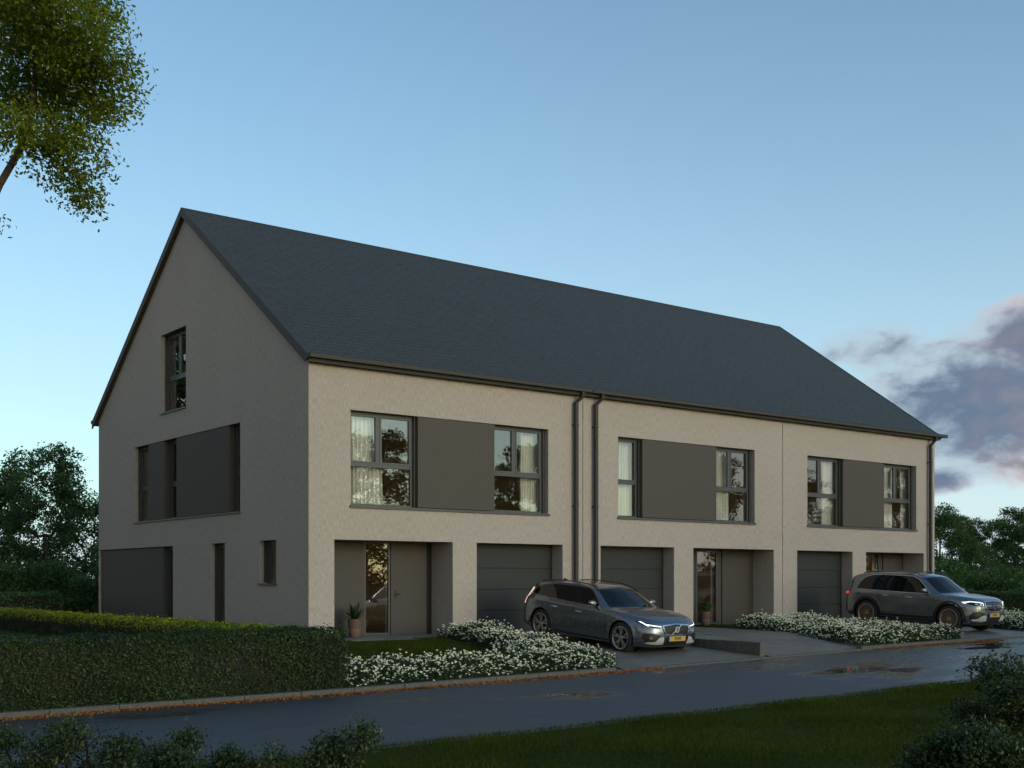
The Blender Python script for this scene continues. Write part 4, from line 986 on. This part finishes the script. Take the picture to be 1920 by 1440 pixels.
    # wheels
    for cu in (CF, CR_):
        for s in (1, -1):
            y0 = spec['track']*s; wm = MB(); r = WR; hw = .115
            prof = [(r*.70, -hw), (r*.80, -hw*1.06), (r*.93, -hw*1.02), (r*.985, -hw*.82), (r, -hw*.4), (r, hw*.4), (r*.985, hw*.82), (r*.93, hw*1.02), (r*.80, hw*1.06), (r*.70, hw)]
            vs = []; fs = []; n = 48
            for (rr, h) in prof:
                for k in range(n): a = 2*math.pi*k/n; vs.append((cu+rr*math.cos(a), y0+h, WR+rr*math.sin(a)))
            for i in range(len(prof)-1):
                for k in range(n): fs.append((i*n+k, i*n+(k+1) % n, (i+1)*n+(k+1) % n, (i+1)*n+k))
            wm.add(vs, fs); wh = B(wm, 'wheel', M['tyre'], smooth=True)
            rm = MB(); yo = y0+s*.105
            def ring(mb, r0, r1, d0, d1, n=48):
                v2 = []
                for (rr, dd) in ((r0, d0), (r1, d1)):
                    for k in range(n): a = 2*math.pi*k/n; v2.append((cu+rr*math.cos(a), yo+s*dd, WR+rr*math.sin(a)))
                mb.add(v2, [(k, (k+1) % n, n+(k+1) % n, n+k) for k in range(n)])
            ring(rm, r*.745, r*.72, .012, .016); ring(rm, r*.72, r*.665, .016, .006); ring(rm, r*.665, r*.655, .006, -.10)
            ring(rm, .0, .05, .0, .0, 16); ring(rm, .05, .062, .0, -.02, 16)
            ns = spec['spokes']
            for k in range(ns):
                a0 = 2*math.pi*k/ns+spec.get('phase', .3)
                for (da, w0, w1) in spec['spoke_def']:
                    ca, sa = math.cos(a0), math.sin(a0); ca2, sa2 = math.cos(a0+da), math.sin(a0+da)
                    p0 = (ca*.045, sa*.045); p1 = (ca2*r*.675, sa2*r*.675)
                    tx, tz = p1[0]-p0[0], p1[1]-p0[1]; l = math.hypot(tx, tz); nx, nz = -tz/l, tx/l
                    pts = [(p0[0]+nx*w0, p0[1]+nz*w0, -.004), (p1[0]+nx*w1, p1[1]+nz*w1, .004), (p1[0]-nx*w1, p1[1]-nz*w1, .004), (p0[0]-nx*w0, p0[1]-nz*w0, -.004)]
                    v2 = [(cu+a, yo+s*b, WR+c) for a, c, b in pts]+[(cu+a, yo+s*(b-.03), WR+c) for a, c, b in pts]
                    rm.add(v2, [(0, 1, 2, 3), (0, 1, 5, 4), (1, 2, 6, 5), (2, 3, 7, 6), (3, 0, 4, 7)])
            B(rm, 'rim', spec['rimmat'], wh)
            bd = MB()
            v2 = []
            for (rr, dd) in ((.0, -.07), (r*.5, -.07)):
                for k in range(32): a = 2*math.pi*k/32; v2.append((cu+rr*math.cos(a), yo+s*dd, WR+rr*math.sin(a)))
            bd.add(v2, [(k, (k+1) % 32, 32+(k+1) % 32, 32+k) for k in range(32)])
            B(bd, 'brake_disc', M['disc'], wh)
            bk = MB(); v2 = []
            for (rr, dd) in ((r*.5, -.085), (r*.70, -.085)):
                for k in range(32): a = 2*math.pi*k/32; v2.append((cu+rr*math.cos(a), yo+s*dd, WR+rr*math.sin(a)))
            bk.add(v2, [(k, (k+1) % 32, 32+(k+1) % 32, 32+k) for k in range(32)]); B(bk, 'brake_shield', M['black'], wh)
    # dark wheel wells and underbody
    ub = MB(); ub.box(.35, spec['L']-.3, -.62, .62, .20, .62); 
    for cu in (CF, CR_):
        for s in (1, -1):
            v2 = []; n = 24
            for yy in (.62*s, (spec['arch_y'])*s):
                for k in range(n+1): a = math.pi*(-.12+1.24*k/n); v2.append((cu+(RW+.004)*math.cos(a), yy, WR+(RW+.004)*math.sin(a)))
            ub.add(v2, [(k, k+1, n+2+k, n+1+k) for k in range(n)])
            v2 = [(cu+.36*math.cos(2*math.pi*k/20), .60*s, WR+.36*math.sin(2*math.pi*k/20)) for k in range(20)]; ub.add(v2, [tuple(range(20))])
    B(ub, 'underbody', M['black'])
    spec['detail'](root, B, proj, ribbon, bvh)
    return root

def plate(root, B, u, w, s=1.0, tilt=0):
    p = MB(); p.box(u-.012, u, -.26*s, .26*s, w-.055*s, w+.055*s); pl = B(p, 'number_plate', M['plate'])
    q = MB(); q.box(u-.0135, u-.0125, .222*s, .26*s, w-.054*s, w+.054*s) ; B(q, 'plate_band', M['plate_blue'], pl)
    cu = bpy.data.curves.new('t', 'FONT'); cu.body = '9048'; cu.size = .105*s; cu.align_x = 'CENTER'; cu.align_y = 'CENTER'; cu.extrude = .0006; cu.offset = .0012
    to = bpy.data.objects.new('t', cu); COL.objects.link(to); dg = bpy.context.evaluated_depsgraph_get(); me = bpy.data.meshes.new_from_object(to.evaluated_get(dg)); bpy.data.objects.remove(to)
    # text x -> -v (seen from the front), y -> w
    me.transform(Matrix(((0, 0, -1, u-.0135), (-1, 0, 0, -.01), (0, 1, 0, w), (0, 0, 0, 1))))
    link('plate_number', me, M['ink'], pl, local=True)

def mirror_part(root, B, u, v, w, mat, sc=1.0):
    for s in (1, -1):
        bm = bmesh.new(); bmesh.ops.create_icosphere(bm, subdivisions=3, radius=1)
        for p in bm.verts:
            x, y, z = p.co; x = max(x, -.85) ; x = min(x, .55); z = max(z, -.75)
            p.co = Vector((u+x*.07*sc, s*(v+.11+y*.125*sc), w+z*.066*sc*(1-.25*max(0, y))+.012*y))
        me = bpy.data.meshes.new('wing_mirror'); bm.to_mesh(me); bm.free(); o = link('wing_mirror', me, mat, root, smooth=True, local=True)
        a = MB(); a.tube([(u+.01, s*(v-.05), w-.13), (u+.0, s*(v+.03), w-.10), (u, s*(v+.07), w-.05)], [.028, .022, .02], 8); B(a, 'mirror_arm', M['black'], o, smooth=True)
def handle(root, B, bvh, u, w, mat):
    for s in (1, -1):
        h = bvh.ray_cast(Vector((u, 2*s, w)), Vector((0, -s, 0))); y = h[0].y
        m = MB(); m.tube([(u-.10, y+s*.004, w-.006), (u-.08, y+s*.03, w), (u+.08, y+s*.03, w+.004), (u+.10, y+s*.004, w+.004)], [.010, .014, .013, .009], 8); B(m, 'door_handle', mat, smooth=True)
def rails(root, B, pts, mat, v_off=0, r=.013):
    for s in (1, -1):
        m = MB(); m.tube([(p[0], p[1]*s, p[2]) for p in pts], r, 8); B(m, 'roof_rail', mat, smooth=True)

# --- estate car --------------------------------------------------------------
def Ecol(u, v, w): return list(zip(u, v, w))
U = [.87, 1.30, 1.75, 2.5, 3.2, 3.74]
side1 = [
 Ecol([.13, .15, .21, .38, .60]+U+[4.20, 4.48, 4.60, 4.62], [0, .36, .64, .80, .86, .87, .86, .85, .85, .86, .87, .85, .74, .40, 0], [.21]*5+[.21, .20, .19, .19, .19, .20, .24, .28, .30, .30]),
 Ecol([.04, .055, .125, .31, .57]+U+[4.23, 4.56, 4.70, 4.72], [0, .38, .68, .845, .90, .92, .895, .885, .885, .90, .92, .90, .78, .42, 0], [.34]*15),
 Ecol([.02, .035, .11, .30, .57]+U+[4.23, 4.57, 4.72, 4.74], [0, .38, .68, .845, .905, .925, .905, .895, .895, .91, .928, .905, .79, .42, 0], [.50]*6+[.50, .48, .48, .50, .52, .52, .52, .52, .52]),
 Ecol([.03, .045, .125, .31, .58]+U+[4.22, 4.55, 4.70, 4.72], [0, .38, .67, .835, .90, .92, .918, .912, .912, .918, .925, .90, .79, .42, 0], [.62, .62, .62, .64, .66, .68, .68, .68, .68, .69, .71, .71, .71, .71, .71]),
 Ecol([.07, .085, .17, .355, .61]+U+[4.19, 4.50, 4.66, 4.69], [0, .37, .645, .80, .865, .893, .905, .905, .905, .908, .90, .87, .76, .42, 0], [.725, .725, .735, .765, .80, .83, .85, .86, .87, .885, .905, .92, .93, .93, .93]),
 Ecol([.12, .135, .225, .415, .65]+U+[4.16, 4.44, 4.62, 4.66], [0, .36, .61, .74, .79, .815, .845, .855, .86, .85, .825, .775, .69, .40, 0], [.765, .768, .785, .835, .875, .905, .935, .952, .965, .985, 1.01, 1.03, 1.03, 1.0, .99]),
]
def topcol(e, rows): return [e]+rows
E1 = side1[-1]
top1 = [
 topcol(E1[0], [(.125, 0, .768), (.126, 0, .77), (.127, 0, .771), (.128, 0, .772)]),
 topcol(E1[1], [(.15, .32, .782), (.165, .24, .79), (.175, .12, .796), (.18, 0, .80)]),
 topcol(E1[2], [(.25, .55, .812), (.27, .42, .83), (.285, .22, .842), (.29, 0, .846)]),
 topcol(E1[3], [(.42, .68, .858), (.44, .52, .874), (.46, .28, .886), (.47, 0, .89)]),
 topcol(E1[4], [(.66, .735, .893), (.68, .56, .910), (.70, .30, .924), (.71, 0, .928)]),
 topcol(E1[5], [(.88, .765, .922), (.89, .60, .940), (.90, .32, .954), (.91, 0, .958)]),
 topcol((1.50, .850, .943), [(1.49, .795, .966), (1.42, .70, .984), (1.27, .38, 1.0), (1.22, 0, 1.004)]),
 topcol((1.84, .856, .953), [(1.86, .735, 1.135), (1.80, .665, 1.165), (1.67, .36, 1.205), (1.63, 0, 1.215)]),
 topcol((2.15, .858, .960), [(2.16, .650, 1.300), (2.12, .590, 1.330), (2.03, .32, 1.375), (2.00, 0, 1.387)]),
 topcol((2.60, .860, .967), [(2.60, .620, 1.365), (2.60, .555, 1.400), (2.60, .30, 1.432), (2.60, 0, 1.438)]),
 topcol((3.20, .850, .985), [(3.20, .620, 1.360), (3.20, .555, 1.398), (3.20, .30, 1.430), (3.20, 0, 1.436)]),
 topcol((3.74, .825, 1.01), [(3.74, .620, 1.335), (3.74, .555, 1.378), (3.74, .30, 1.412), (3.74, 0, 1.418)]),
 topcol((4.12, .785, 1.028), [(4.12, .625, 1.295), (4.12, .555, 1.345), (4.12, .30, 1.385), (4.12, 0, 1.392)]),
 topcol((4.34, .735, 1.03), [(4.36, .64, 1.19), (4.40, .56, 1.275), (4.44, .30, 1.33), (4.45, 0, 1.335)]),
 topcol((4.50, .63, 1.02), [(4.51, .59, 1.08), (4.54, .50, 1.11), (4.57, .28, 1.13), (4.58, 0, 1.135)]),
 topcol(E1[13], [(4.63, .36, 1.005), (4.64, .28, 1.01), (4.65, .14, 1.012), (4.655, 0, 1.013)]),
]
def detail1(root, B, proj, ribbon, bvh):
    G = M['carglass']
    # windscreen & rear glass
    proj('windscreen', [(-.74, .985), (-.35, 1.0), (0, 1.005), (.35, 1.0), (.74, .985), (.665, 1.16), (.575, 1.335), (.3, 1.365), (0, 1.372), (-.3, 1.365), (-.575, 1.335), (-.665, 1.16)], 'F', G, .004, 7, sides=(1,))
    proj('rear_window', [(-.60, 1.06), (.60, 1.06), (.54, 1.25), (-.54, 1.25)], 'R', G, .005, 6, sides=(1,))
    # side glass: front door, rear door, quarter
    proj('pillar_trim', [(1.72, .982), (2.6, .992), (3.45, 1.016), (4.16, 1.050), (4.34, 1.075), (4.24, 1.17), (4.08, 1.27), (3.90, 1.315), (3.42, 1.346), (2.6, 1.356), (2.30, 1.345), (2.10, 1.262), (1.88, 1.12)], 'S', M['gloss_black'], .0025, 7)
    proj('side_window', [(1.78, .990), (2.52, .998), (2.52, 1.345), (2.30, 1.332), (2.10, 1.245), (1.90, 1.11)], 'S', G, .005, 7)
    proj('side_window', [(2.58, .999), (3.42, 1.02), (3.42, 1.338), (2.58, 1.348)], 'S', G, .005, 7)
    proj('side_window', [(3.47, 1.022), (4.14, 1.056), (4.29, 1.08), (4.20, 1.16), (4.06, 1.255), (3.88, 1.305), (3.47, 1.335)], 'S', G, .005, 7)
    ribbon('window_trim', [(1.70, .972), (2.5, .983), (3.4, 1.008), (4.15, 1.042), (4.36, 1.068)], .010, 'S', M['satin'], .006)
    # door seams
    for pts in ([(1.44, .93), (1.40, .70), (1.42, .36), (1.50, .27)], [(2.56, .97), (2.56, .5), (2.54, .27)], [(3.44, 1.0), (3.50, .80), (3.36, .60), (3.28, .40), (3.24, .28)], [(1.50, .27), (2.4, .265), (3.24, .28)]):
        ribbon('door_seam', pts, .007, 'S', M['black'], .0025)
    ribbon('sill_trim', [(1.34, .245), (2.3, .238), (3.26, .25)], .030, 'S', M['black'], .006)
    handle(root, B, bvh, 2.36, .80, M['blade_trim']); handle(root, B, bvh, 3.24, .83, M['blade_trim'])
    mirror_part(root, B, 1.84, .84, 1.045, M['satin'], 1.0)
    rails(root, B, [(1.98, .60, 1.285), (2.15, .575, 1.375), (2.45, .555, 1.435), (2.9, .55, 1.452), (3.4, .55, 1.448), (3.8, .55, 1.425), (4.08, .555, 1.385), (4.15, .56, 1.35)], M['gloss_black'])
    fin = MB(); fin.add([(3.85, -.02, 1.405), (4.05, -.02, 1.39), (4.0, 0, 1.45), (3.85, .02, 1.405), (4.05, .02, 1.39), (3.97, 0, 1.452)], [(0, 1, 2, 5), (3, 5, 2, 4), (1, 4, 2), (0, 5, 3)]); B(fin, 'roof_antenna', M['gloss_black'])
    # grille
    gp = [(-.40, .70), (-.385, .60), (-.34, .515), (0, .49), (.34, .515), (.385, .60), (.40, .70), (0, .735)]
    g = proj('grille', [(-.385, .70), (-.37, .60), (-.33, .525), (0, .50), (.33, .525), (.37, .60), (.385, .70), (0, .722)], 'F', M['black'], .004, 6, sides=(1,))[0]
    ribbon('grille_frame', gp+[gp[0]], .024, 'F', M['chrome'], .014, sides=(1,), parent=g, th=.012)
    for k in range(-9, 10):
        v = k*.038; a = .515+abs(v)*.05; ribbon('grille_slat', [(v, a), (v, .715-abs(v)*.04)], .004, 'F', M['disc'], .012, sides=(1,), parent=g)
    ribbon('grille_bar', [(.18, .505), (-.18, .728)], .016, 'F', M['blade_trim'], .026, sides=(1,), parent=g, th=.006)
    h = bvh.ray_cast(Vector((-2, 0, .615)), Vector((1, 0, 0)))[0]; u = h.x-.03
    e = MB()
    for (r0, r1, du) in ((.046, .068, 0), (.068, .068, .02), (.046, .046, .02)):
        vs = [(u+(du if j else 0), r*math.cos(2*math.pi*k/28), .615+r*math.sin(2*math.pi*k/28)) for j, r in enumerate((r0, r1)) for k in range(28)]
        e.add(vs, [(k, (k+1) % 28, 28+(k+1) % 28, 28+k) for k in range(28)])
    e.add([(u-.001, .016*math.cos(a)-.045*0-.045*.7-.02, .615+.016*math.sin(a)+.06) for a in ()] or [(u, -.047, .655), (u, -.080, .690), (u, -.080, .668), (u, -.092, .690), (u, -.092, .700), (u, -.070, .700)], [(0, 1, 2), (1, 3, 4, 5)])
    B(e, 'emblem', M['blade_trim'], g)
    e2 = MB(); e2.add([(u+.006, .049*math.cos(2*math.pi*k/28), .615+.049*math.sin(2*math.pi*k/28)) for k in range(28)], [tuple(range(28))]); B(e2, 'emblem_disc', M['gloss_black'], g)
    # headlights
    for s in (1, -1):
        hl = proj('headlight', [(.455, .665), (.50, .640), (.66, .655), (.80, .70), (.865, .775), (.80, .775), (.66, .735), (.47, .70)], 'F', M['gloss_black'], .006, 6, sides=(s,))[0]
        proj('light_strip', [(.452, .690), (.452, .672), (.70, .700), (.735, .685), (.765, .70), (.83, .775), (.80, .778), (.755, .730), (.70, .722)], 'F', M['lamp_white'], .014, 6, parent=hl, sides=(s,))
    # bumper openings
    proj('side_intake', [(.47, .33), (.62, .30), (.78, .32), (.84, .42), (.82, .52), (.70, .535), (.48, .50)], 'F', M['black'], .004, 6)
    proj('intake_blade', [(.36, .285), (.55, .275), (.78, .295), (.76, .335), (.60, .345), (.50, .44), (.42, .455), (.385, .45)], 'F', M['blade_trim'], .014, 6)
    proj('lower_grille', [(-.40, .46), (-.44, .27), (0, .255), (.44, .27), (.40, .46)], 'F', M['black'], .005, 6, sides=(1,))
    proj('fog_lamp', [(.70+.028*math.cos(a*.785), .425+.028*math.sin(a*.785)) for a in range(8)], 'F', M['chrome'], .012, 2)
    ribbon('bumper_lip', [(-.72, .245), (-.4, .235), (0, .23), (.4, .235), (.72, .245)], .016, 'F', M['satin'], .012, sides=(1,))
    for k in range(5): ribbon('hood_crease', [(0, 0), (0, 0.01)], .001, 'F', M['black']) if False else None
    plate(root, B, .0, .415)
    # tail lights
    for s in (1, -1):
        m = MB(); q = [bvh.find_nearest(Vector(p))[0]+Vector((.012, s*.010, 0)) for p in ((4.40, .67*s, 1.22), (4.53, .715*s, 1.05), (4.585, .74*s, .94), (4.62, .80*s, .80))]
        dense = []
        for a, b in zip(q, q[1:]): dense += [a+(b-a)*k/4 for k in range(4)]
        m.tube(dense+[q[-1]], .012, 8); B(m, 'tail_light', M['lamp_rim'], smooth=True)
ZR1, ZF1 = -.02, -.262
pitch = math.atan2(ZR1-ZF1, 2.87)
def place(spec, xc, yf, zf, pitch, frontu):
    # car space: u -> +Y, v -> -X ... built as mesh x=u, y=v, z=w, rotate +90 deg about Z: x->y, y->-x; pitch lifts the rear
    R = Matrix.Rotation(math.pi/2, 4, 'Z') @ Matrix.Rotation(-pitch, 4, 'Y')
    off = R @ Vector((frontu, 0, 0)); spec['loc'] = (xc-off.x, yf-off.y, zf-off.z); spec['rot'] = R.to_euler()
spec1 = dict(name='estate_car', label='dark grey estate car parked nose to the road beside the flower bed', side=side1, top=top1, arch=.400, front=.87, rear=3.74, wr=.357, L=4.76,
             track=.812, arch_y=.895, spokes=5, spoke_def=((-.20, .022, .016), (.20, .022, .016)), phase=math.pi/2, rimmat=M['rim'], paint=M['paint1'], detail=detail1)
place(spec1, 6.14, -4.92, ZF1, pitch, .87); car(spec1)

# --- SUV ---------------------------------------------------------------------
U = [.87, 1.28, 1.75, 2.4, 3.1, 3.70]
side2 = [
 Ecol([.10, .11, .17, .34, .60]+U+[4.16, 4.44, 4.56, 4.58], [0, .36, .64, .80, .86, .87, .86, .86, .86, .86, .87, .85, .76, .42, 0], [.25]*5+[.25, .24, .23, .23, .23, .25, .28, .32, .34, .34]),
 Ecol([.02, .035, .10, .28, .57]+U+[4.20, 4.52, 4.65, 4.67], [0, .40, .70, .85, .895, .91, .895, .89, .89, .90, .91, .90, .80, .44, 0], [.42]*15),
 Ecol([.0, .015, .085, .27, .57]+U+[4.20, 4.53, 4.66, 4.68], [0, .40, .70, .85, .90, .918, .905, .90, .90, .908, .918, .905, .81, .44, 0], [.60]*15),
 Ecol([.0, .015, .09, .28, .58]+U+[4.20, 4.52, 4.63, 4.65], [0, .40, .69, .84, .90, .918, .915, .912, .912, .915, .918, .90, .81, .44, 0], [.76, .76, .76, .78, .79, .80, .80, .80, .80, .80, .82, .82, .82, .82, .82]),
 Ecol([.04, .055, .13, .32, .61]+U+[4.18, 4.48, 4.58, 4.60], [0, .39, .66, .805, .87, .90, .91, .912, .912, .91, .90, .875, .78, .44, 0], [.885, .885, .895, .91, .93, .95, .965, .975, .98, .99, 1.0, 1.01, 1.02, 1.02, 1.02]),
 Ecol([.09, .105, .19, .39, .66]+U+[4.15, 4.42, 4.53, 4.55], [0, .37, .62, .745, .81, .845, .87, .875, .875, .87, .855, .825, .74, .42, 0], [.94, .943, .955, .985, 1.01, 1.03, 1.045, 1.05, 1.055, 1.065, 1.08, 1.09, 1.09, 1.08, 1.08]),
]
E2 = side2[-1]
top2 = [
 topcol(E2[0], [(.095, 0, .943), (.096, 0, .945), (.097, 0, .946), (.098, 0, .947)]),
 topcol(E2[1], [(.12, .33, .958), (.135, .25, .966), (.145, .12, .972), (.15, 0, .974)]),
 topcol(E2[2], [(.22, .56, .984), (.24, .42, 1.0), (.255, .22, 1.012), (.26, 0, 1.014)]),
 topcol(E2[3], [(.40, .69, 1.012), (.42, .53, 1.032), (.44, .28, 1.042), (.45, 0, 1.045)]),
 topcol(E2[4], [(.67, .755, 1.035), (.69, .58, 1.060), (.71, .30, 1.070), (.72, 0, 1.073)]),
 topcol(E2[5], [(.88, .785, 1.055), (.90, .62, 1.082), (.92, .32, 1.093), (.93, 0, 1.096)]),
 topcol((1.32, .872, 1.046), [(1.31, .82, 1.075), (1.25, .73, 1.098), (1.13, .38, 1.118), (1.10, 0, 1.122)]),
 topcol((1.66, .875, 1.05), [(1.67, .765, 1.285), (1.61, .70, 1.315), (1.50, .38, 1.36), (1.46, 0, 1.37)]),
 topcol((1.98, .875, 1.053), [(1.99, .695, 1.495), (1.94, .64, 1.530), (1.84, .35, 1.580), (1.80, 0, 1.590)]),
 topcol((2.40, .875, 1.055), [(2.40, .670, 1.575), (2.40, .615, 1.612), (2.40, .33, 1.648), (2.40, 0, 1.655)]),
 topcol((3.10, .870, 1.065), [(3.10, .672, 1.580), (3.10, .615, 1.620), (3.10, .33, 1.655), (3.10, 0, 1.662)]),
 topcol((3.70, .855, 1.08), [(3.70, .675, 1.560), (3.70, .615, 1.605), (3.70, .33, 1.640), (3.70, 0, 1.648)]),
 topcol((4.12, .828, 1.09), [(4.13, .685, 1.515), (4.14, .62, 1.565), (4.15, .33, 1.600), (4.15, 0, 1.608)]),
 topcol((4.32, .79, 1.092), [(4.35, .695, 1.40), (4.40, .62, 1.47), (4.44, .33, 1.50), (4.45, 0, 1.505)]),
 topcol((4.44, .72, 1.09), [(4.46, .66, 1.18), (4.49, .56, 1.22), (4.52, .30, 1.235), (4.53, 0, 1.24)]),
 topcol(E2[13], [(4.54, .38, 1.085), (4.545, .28, 1.09), (4.55, .14, 1.092), (4.552, 0, 1.093)]),
]
def detail2(root, B, proj, ribbon, bvh):
    G = M['carglass']
    proj('windscreen', [(-.75, 1.10), (-.35, 1.125), (0, 1.13), (.35, 1.125), (.75, 1.10), (.70, 1.30), (.63, 1.52), (.3, 1.56), (0, 1.57), (-.3, 1.56), (-.63, 1.52), (-.70, 1.30)], 'F', G, .004, 7, sides=(1,))
    proj('rear_window', [(-.64, 1.14), (.64, 1.14), (.58, 1.42), (-.58, 1.42)], 'R', G, .005, 6, sides=(1,))
    proj('pillar_trim', [(1.58, 1.080), (2.4, 1.086), (3.2, 1.098), (4.14, 1.120), (4.03, 1.35), (3.88, 1.48), (3.64, 1.556), (3.2, 1.574), (2.4, 1.570), (2.20, 1.552), (2.00, 1.468), (1.78, 1.30)], 'S', M['gloss_black'], .0025, 7)
    proj('side_window', [(1.62, 1.087), (2.36, 1.092), (2.36, 1.555), (2.20, 1.54), (2.02, 1.46), (1.81, 1.30)], 'S', G, .005, 7)
    proj('side_window', [(2.44, 1.093), (3.18, 1.103), (3.18, 1.562), (2.42, 1.558)], 'S', G, .005, 7)
    proj('side_window', [(3.25, 1.104), (4.12, 1.125), (4.00, 1.34), (3.86, 1.47), (3.62, 1.545), (3.23, 1.562)], 'S', G, .005, 7)
    arc = [(1.54, 1.075), (1.80, 1.32), (2.02, 1.485), (2.22, 1.565), (2.6, 1.582), (3.3, 1.585), (3.66, 1.565), (3.90, 1.49), (4.05, 1.36), (4.17, 1.115), (3.2, 1.090), (2.4, 1.078), (1.54, 1.070)]
    ribbon('window_trim', arc, .020, 'S', M['blade_trim'], .010)
    for pts in ([(1.40, 1.03), (1.36, .75), (1.40, .42), (1.48, .32)], [(2.40, 1.06), (2.40, .5), (2.38, .32)], [(3.22, 1.08), (3.30, .90), (3.18, .66), (3.10, .44), (3.06, .33)], [(1.48, .32), (2.4, .315), (3.06, .33)]):
        ribbon('door_seam', pts, .007, 'S', M['black'], .0025)
    # black cladding: arches and sill
    for cu in (.87, 3.70):
        for s in (1, -1):
            pts = [(cu+.470*math.cos(a), .388+.470*math.sin(a)) for a in np.linspace(-.15, math.pi+.15, 26)]
            ribbon('arch_cladding', pts, .085, 'S', M['black'], .010, sides=(s,), th=.012)
    ribbon('sill_cladding', [(1.30, .335), (2.2, .33), (3.26, .345)], .15, 'S', M['black'], .008, th=.01)
    ribbon('sill_trim', [(1.34, .335), (2.2, .33), (3.22, .345)], .014, 'S', M['satin'], .022)
    handle(root, B, bvh, 2.22, .945, M['blade_trim']); handle(root, B, bvh, 3.04, .96, M['blade_trim'])
    mirror_part(root, B, 1.66, .87, 1.165, M['satin'], 1.1)
    rails(root, B, [(1.88, .655, 1.50), (1.98, .645, 1.60), (2.15, .635, 1.665), (2.8, .63, 1.69), (3.5, .63, 1.685), (3.85, .635, 1.66), (4.02, .64, 1.60)], M['satin'], r=.016)
    g = proj('grille', [(-.40, .895), (-.42, .80), (-.36, .69), (-.25, .645), (0, .635), (.25, .645), (.36, .69), (.42, .80), (.40, .895), (0, .915)], 'F', M['gloss_black'], .004, 6, sides=(1,))[0]
    fr = [(-.42, .91), (-.44, .79), (-.38, .67), (-.26, .62), (0, .61), (.26, .62), (.38, .67), (.44, .79), (.42, .91), (0, .932), (-.42, .91)]
    ribbon('grille_frame', fr, .030, 'F', M['chrome'], .014, sides=(1,), parent=g, th=.012)
    ribbon('grille_bar', [(-.40, .79), (.40, .79)], .022, 'F', M['satin'], .018, sides=(1,), parent=g, th=.008)
    ribbon('grille_bar', [(-.39, .73), (.39, .73)], .012, 'F', M['satin'], .016, sides=(1,), parent=g, th=.008)
    u = bvh.ray_cast(Vector((-2, 0, .78)), Vector((1, 0, 0)))[0].x-.035; e = MB(); r0, r1 = .085, .098
    vs = [(u, r*math.cos(2*math.pi*k/32), .78+r*math.sin(2*math.pi*k/32)) for r in (r0, r1) for k in range(32)]; e.add(vs, [(k, (k+1) % 32, 32+(k+1) % 32, 32+k) for k in range(32)])
    vs = [(u+(.02 if j else 0), r1*math.cos(2*math.pi*k/32), .78+r1*math.sin(2*math.pi*k/32)) for j in (0, 1) for k in range(32)]; e.add(vs, [(k, (k+1) % 32, 32+(k+1) % 32, 32+k) for k in range(32)])
    for k in range(3):
        a = math.pi/2+k*2*math.pi/3; t = (math.cos(a)*.088, math.sin(a)*.088); n = (-math.sin(a)*.012, math.cos(a)*.012)
        e.add([(u, n[0], .78+n[1]), (u, t[0], .78+t[1]), (u, -n[0], .78-n[1])], [(0, 1, 2)])
    B(e, 'emblem', M['chrome'], g)
    for s in (1, -1):
        hl = proj('headlight', [(.50, .80), (.60, .765), (.76, .785), (.86, .835), (.875, .885), (.80, .90), (.64, .885), (.50, .86)], 'F', M['gloss_black'], .006, 6, sides=(s,))[0]
        ribbon('light_strip', [(.52, .80), (.505, .84), (.53, .868), (.66, .893), (.80, .905), (.865, .88), (.86, .85)], .018, 'F', M['lamp_white'], .015, sides=(s,), parent=hl, th=.006)
        for (v, w) in ((.60, .82), (.72, .84)):
            proj('lamp_lens', [(v+.03*math.cos(a*.785), w+.022*math.sin(a*.785)) for a in range(8)], 'F', M['chrome'], .012, 2, parent=hl, sides=(s,))
    proj('side_intake', [(.42, .55), (.50, .40), (.70, .36), (.83, .38), (.86, .50), (.80, .60), (.66, .625), (.50, .59)], 'F', M['black'], .004, 6)
    proj('intake_blade', [(.34, .345), (.55, .335), (.80, .36), (.82, .40), (.66, .42), (.56, .50), (.42, .515), (.37, .50)], 'F', M['blade_trim'], .016, 6)
    proj('lower_grille', [(-.34, .54), (-.44, .30), (0, .285), (.44, .30), (.34, .54)], 'F', M['black'], .005, 6, sides=(1,))
    ribbon('bumper_lip', [(-.78, .285), (-.4, .275), (0, .27), (.4, .275), (.78, .285)], .03, 'F', M['black'], .02, sides=(1,), th=.01)
    plate(root, B, -.015, .52)
    for s in (1, -1):
        m = MB(); q = []
        c = bvh.find_nearest(Vector((4.50, .80*s, .985)))
        b2 = bmesh.new(); bmesh.ops.create_icosphere(b2, subdivisions=3, radius=1)
        for p in b2.verts: p.co = Vector((4.47+p.co.x*.085, s*(.775)+p.co.y*.075, .985+p.co.z*.045))
        me = bpy.data.meshes.new('tail_light'); b2.to_mesh(me); b2.free(); link('tail_light', me, M['lamp_red'], root, smooth=True, local=True)
spec2 = dict(name='suv_car', label='grey SUV parked nose to the road in front of the right house', side=side2, top=top2, arch=.432, front=.87, rear=3.70, wr=.388, L=4.68,
             track=.812, arch_y=.895, spokes=20, spoke_def=((-.03, .004, .005), (.03, .004, .005)), phase=.1, rimmat=M['rim_b'], paint=M['paint2'], detail=detail2)
place(spec2, 18.93, -5.12, float(H(19, -5.07))+.006, math.atan2(.11, 2.83), .87); car(spec2)
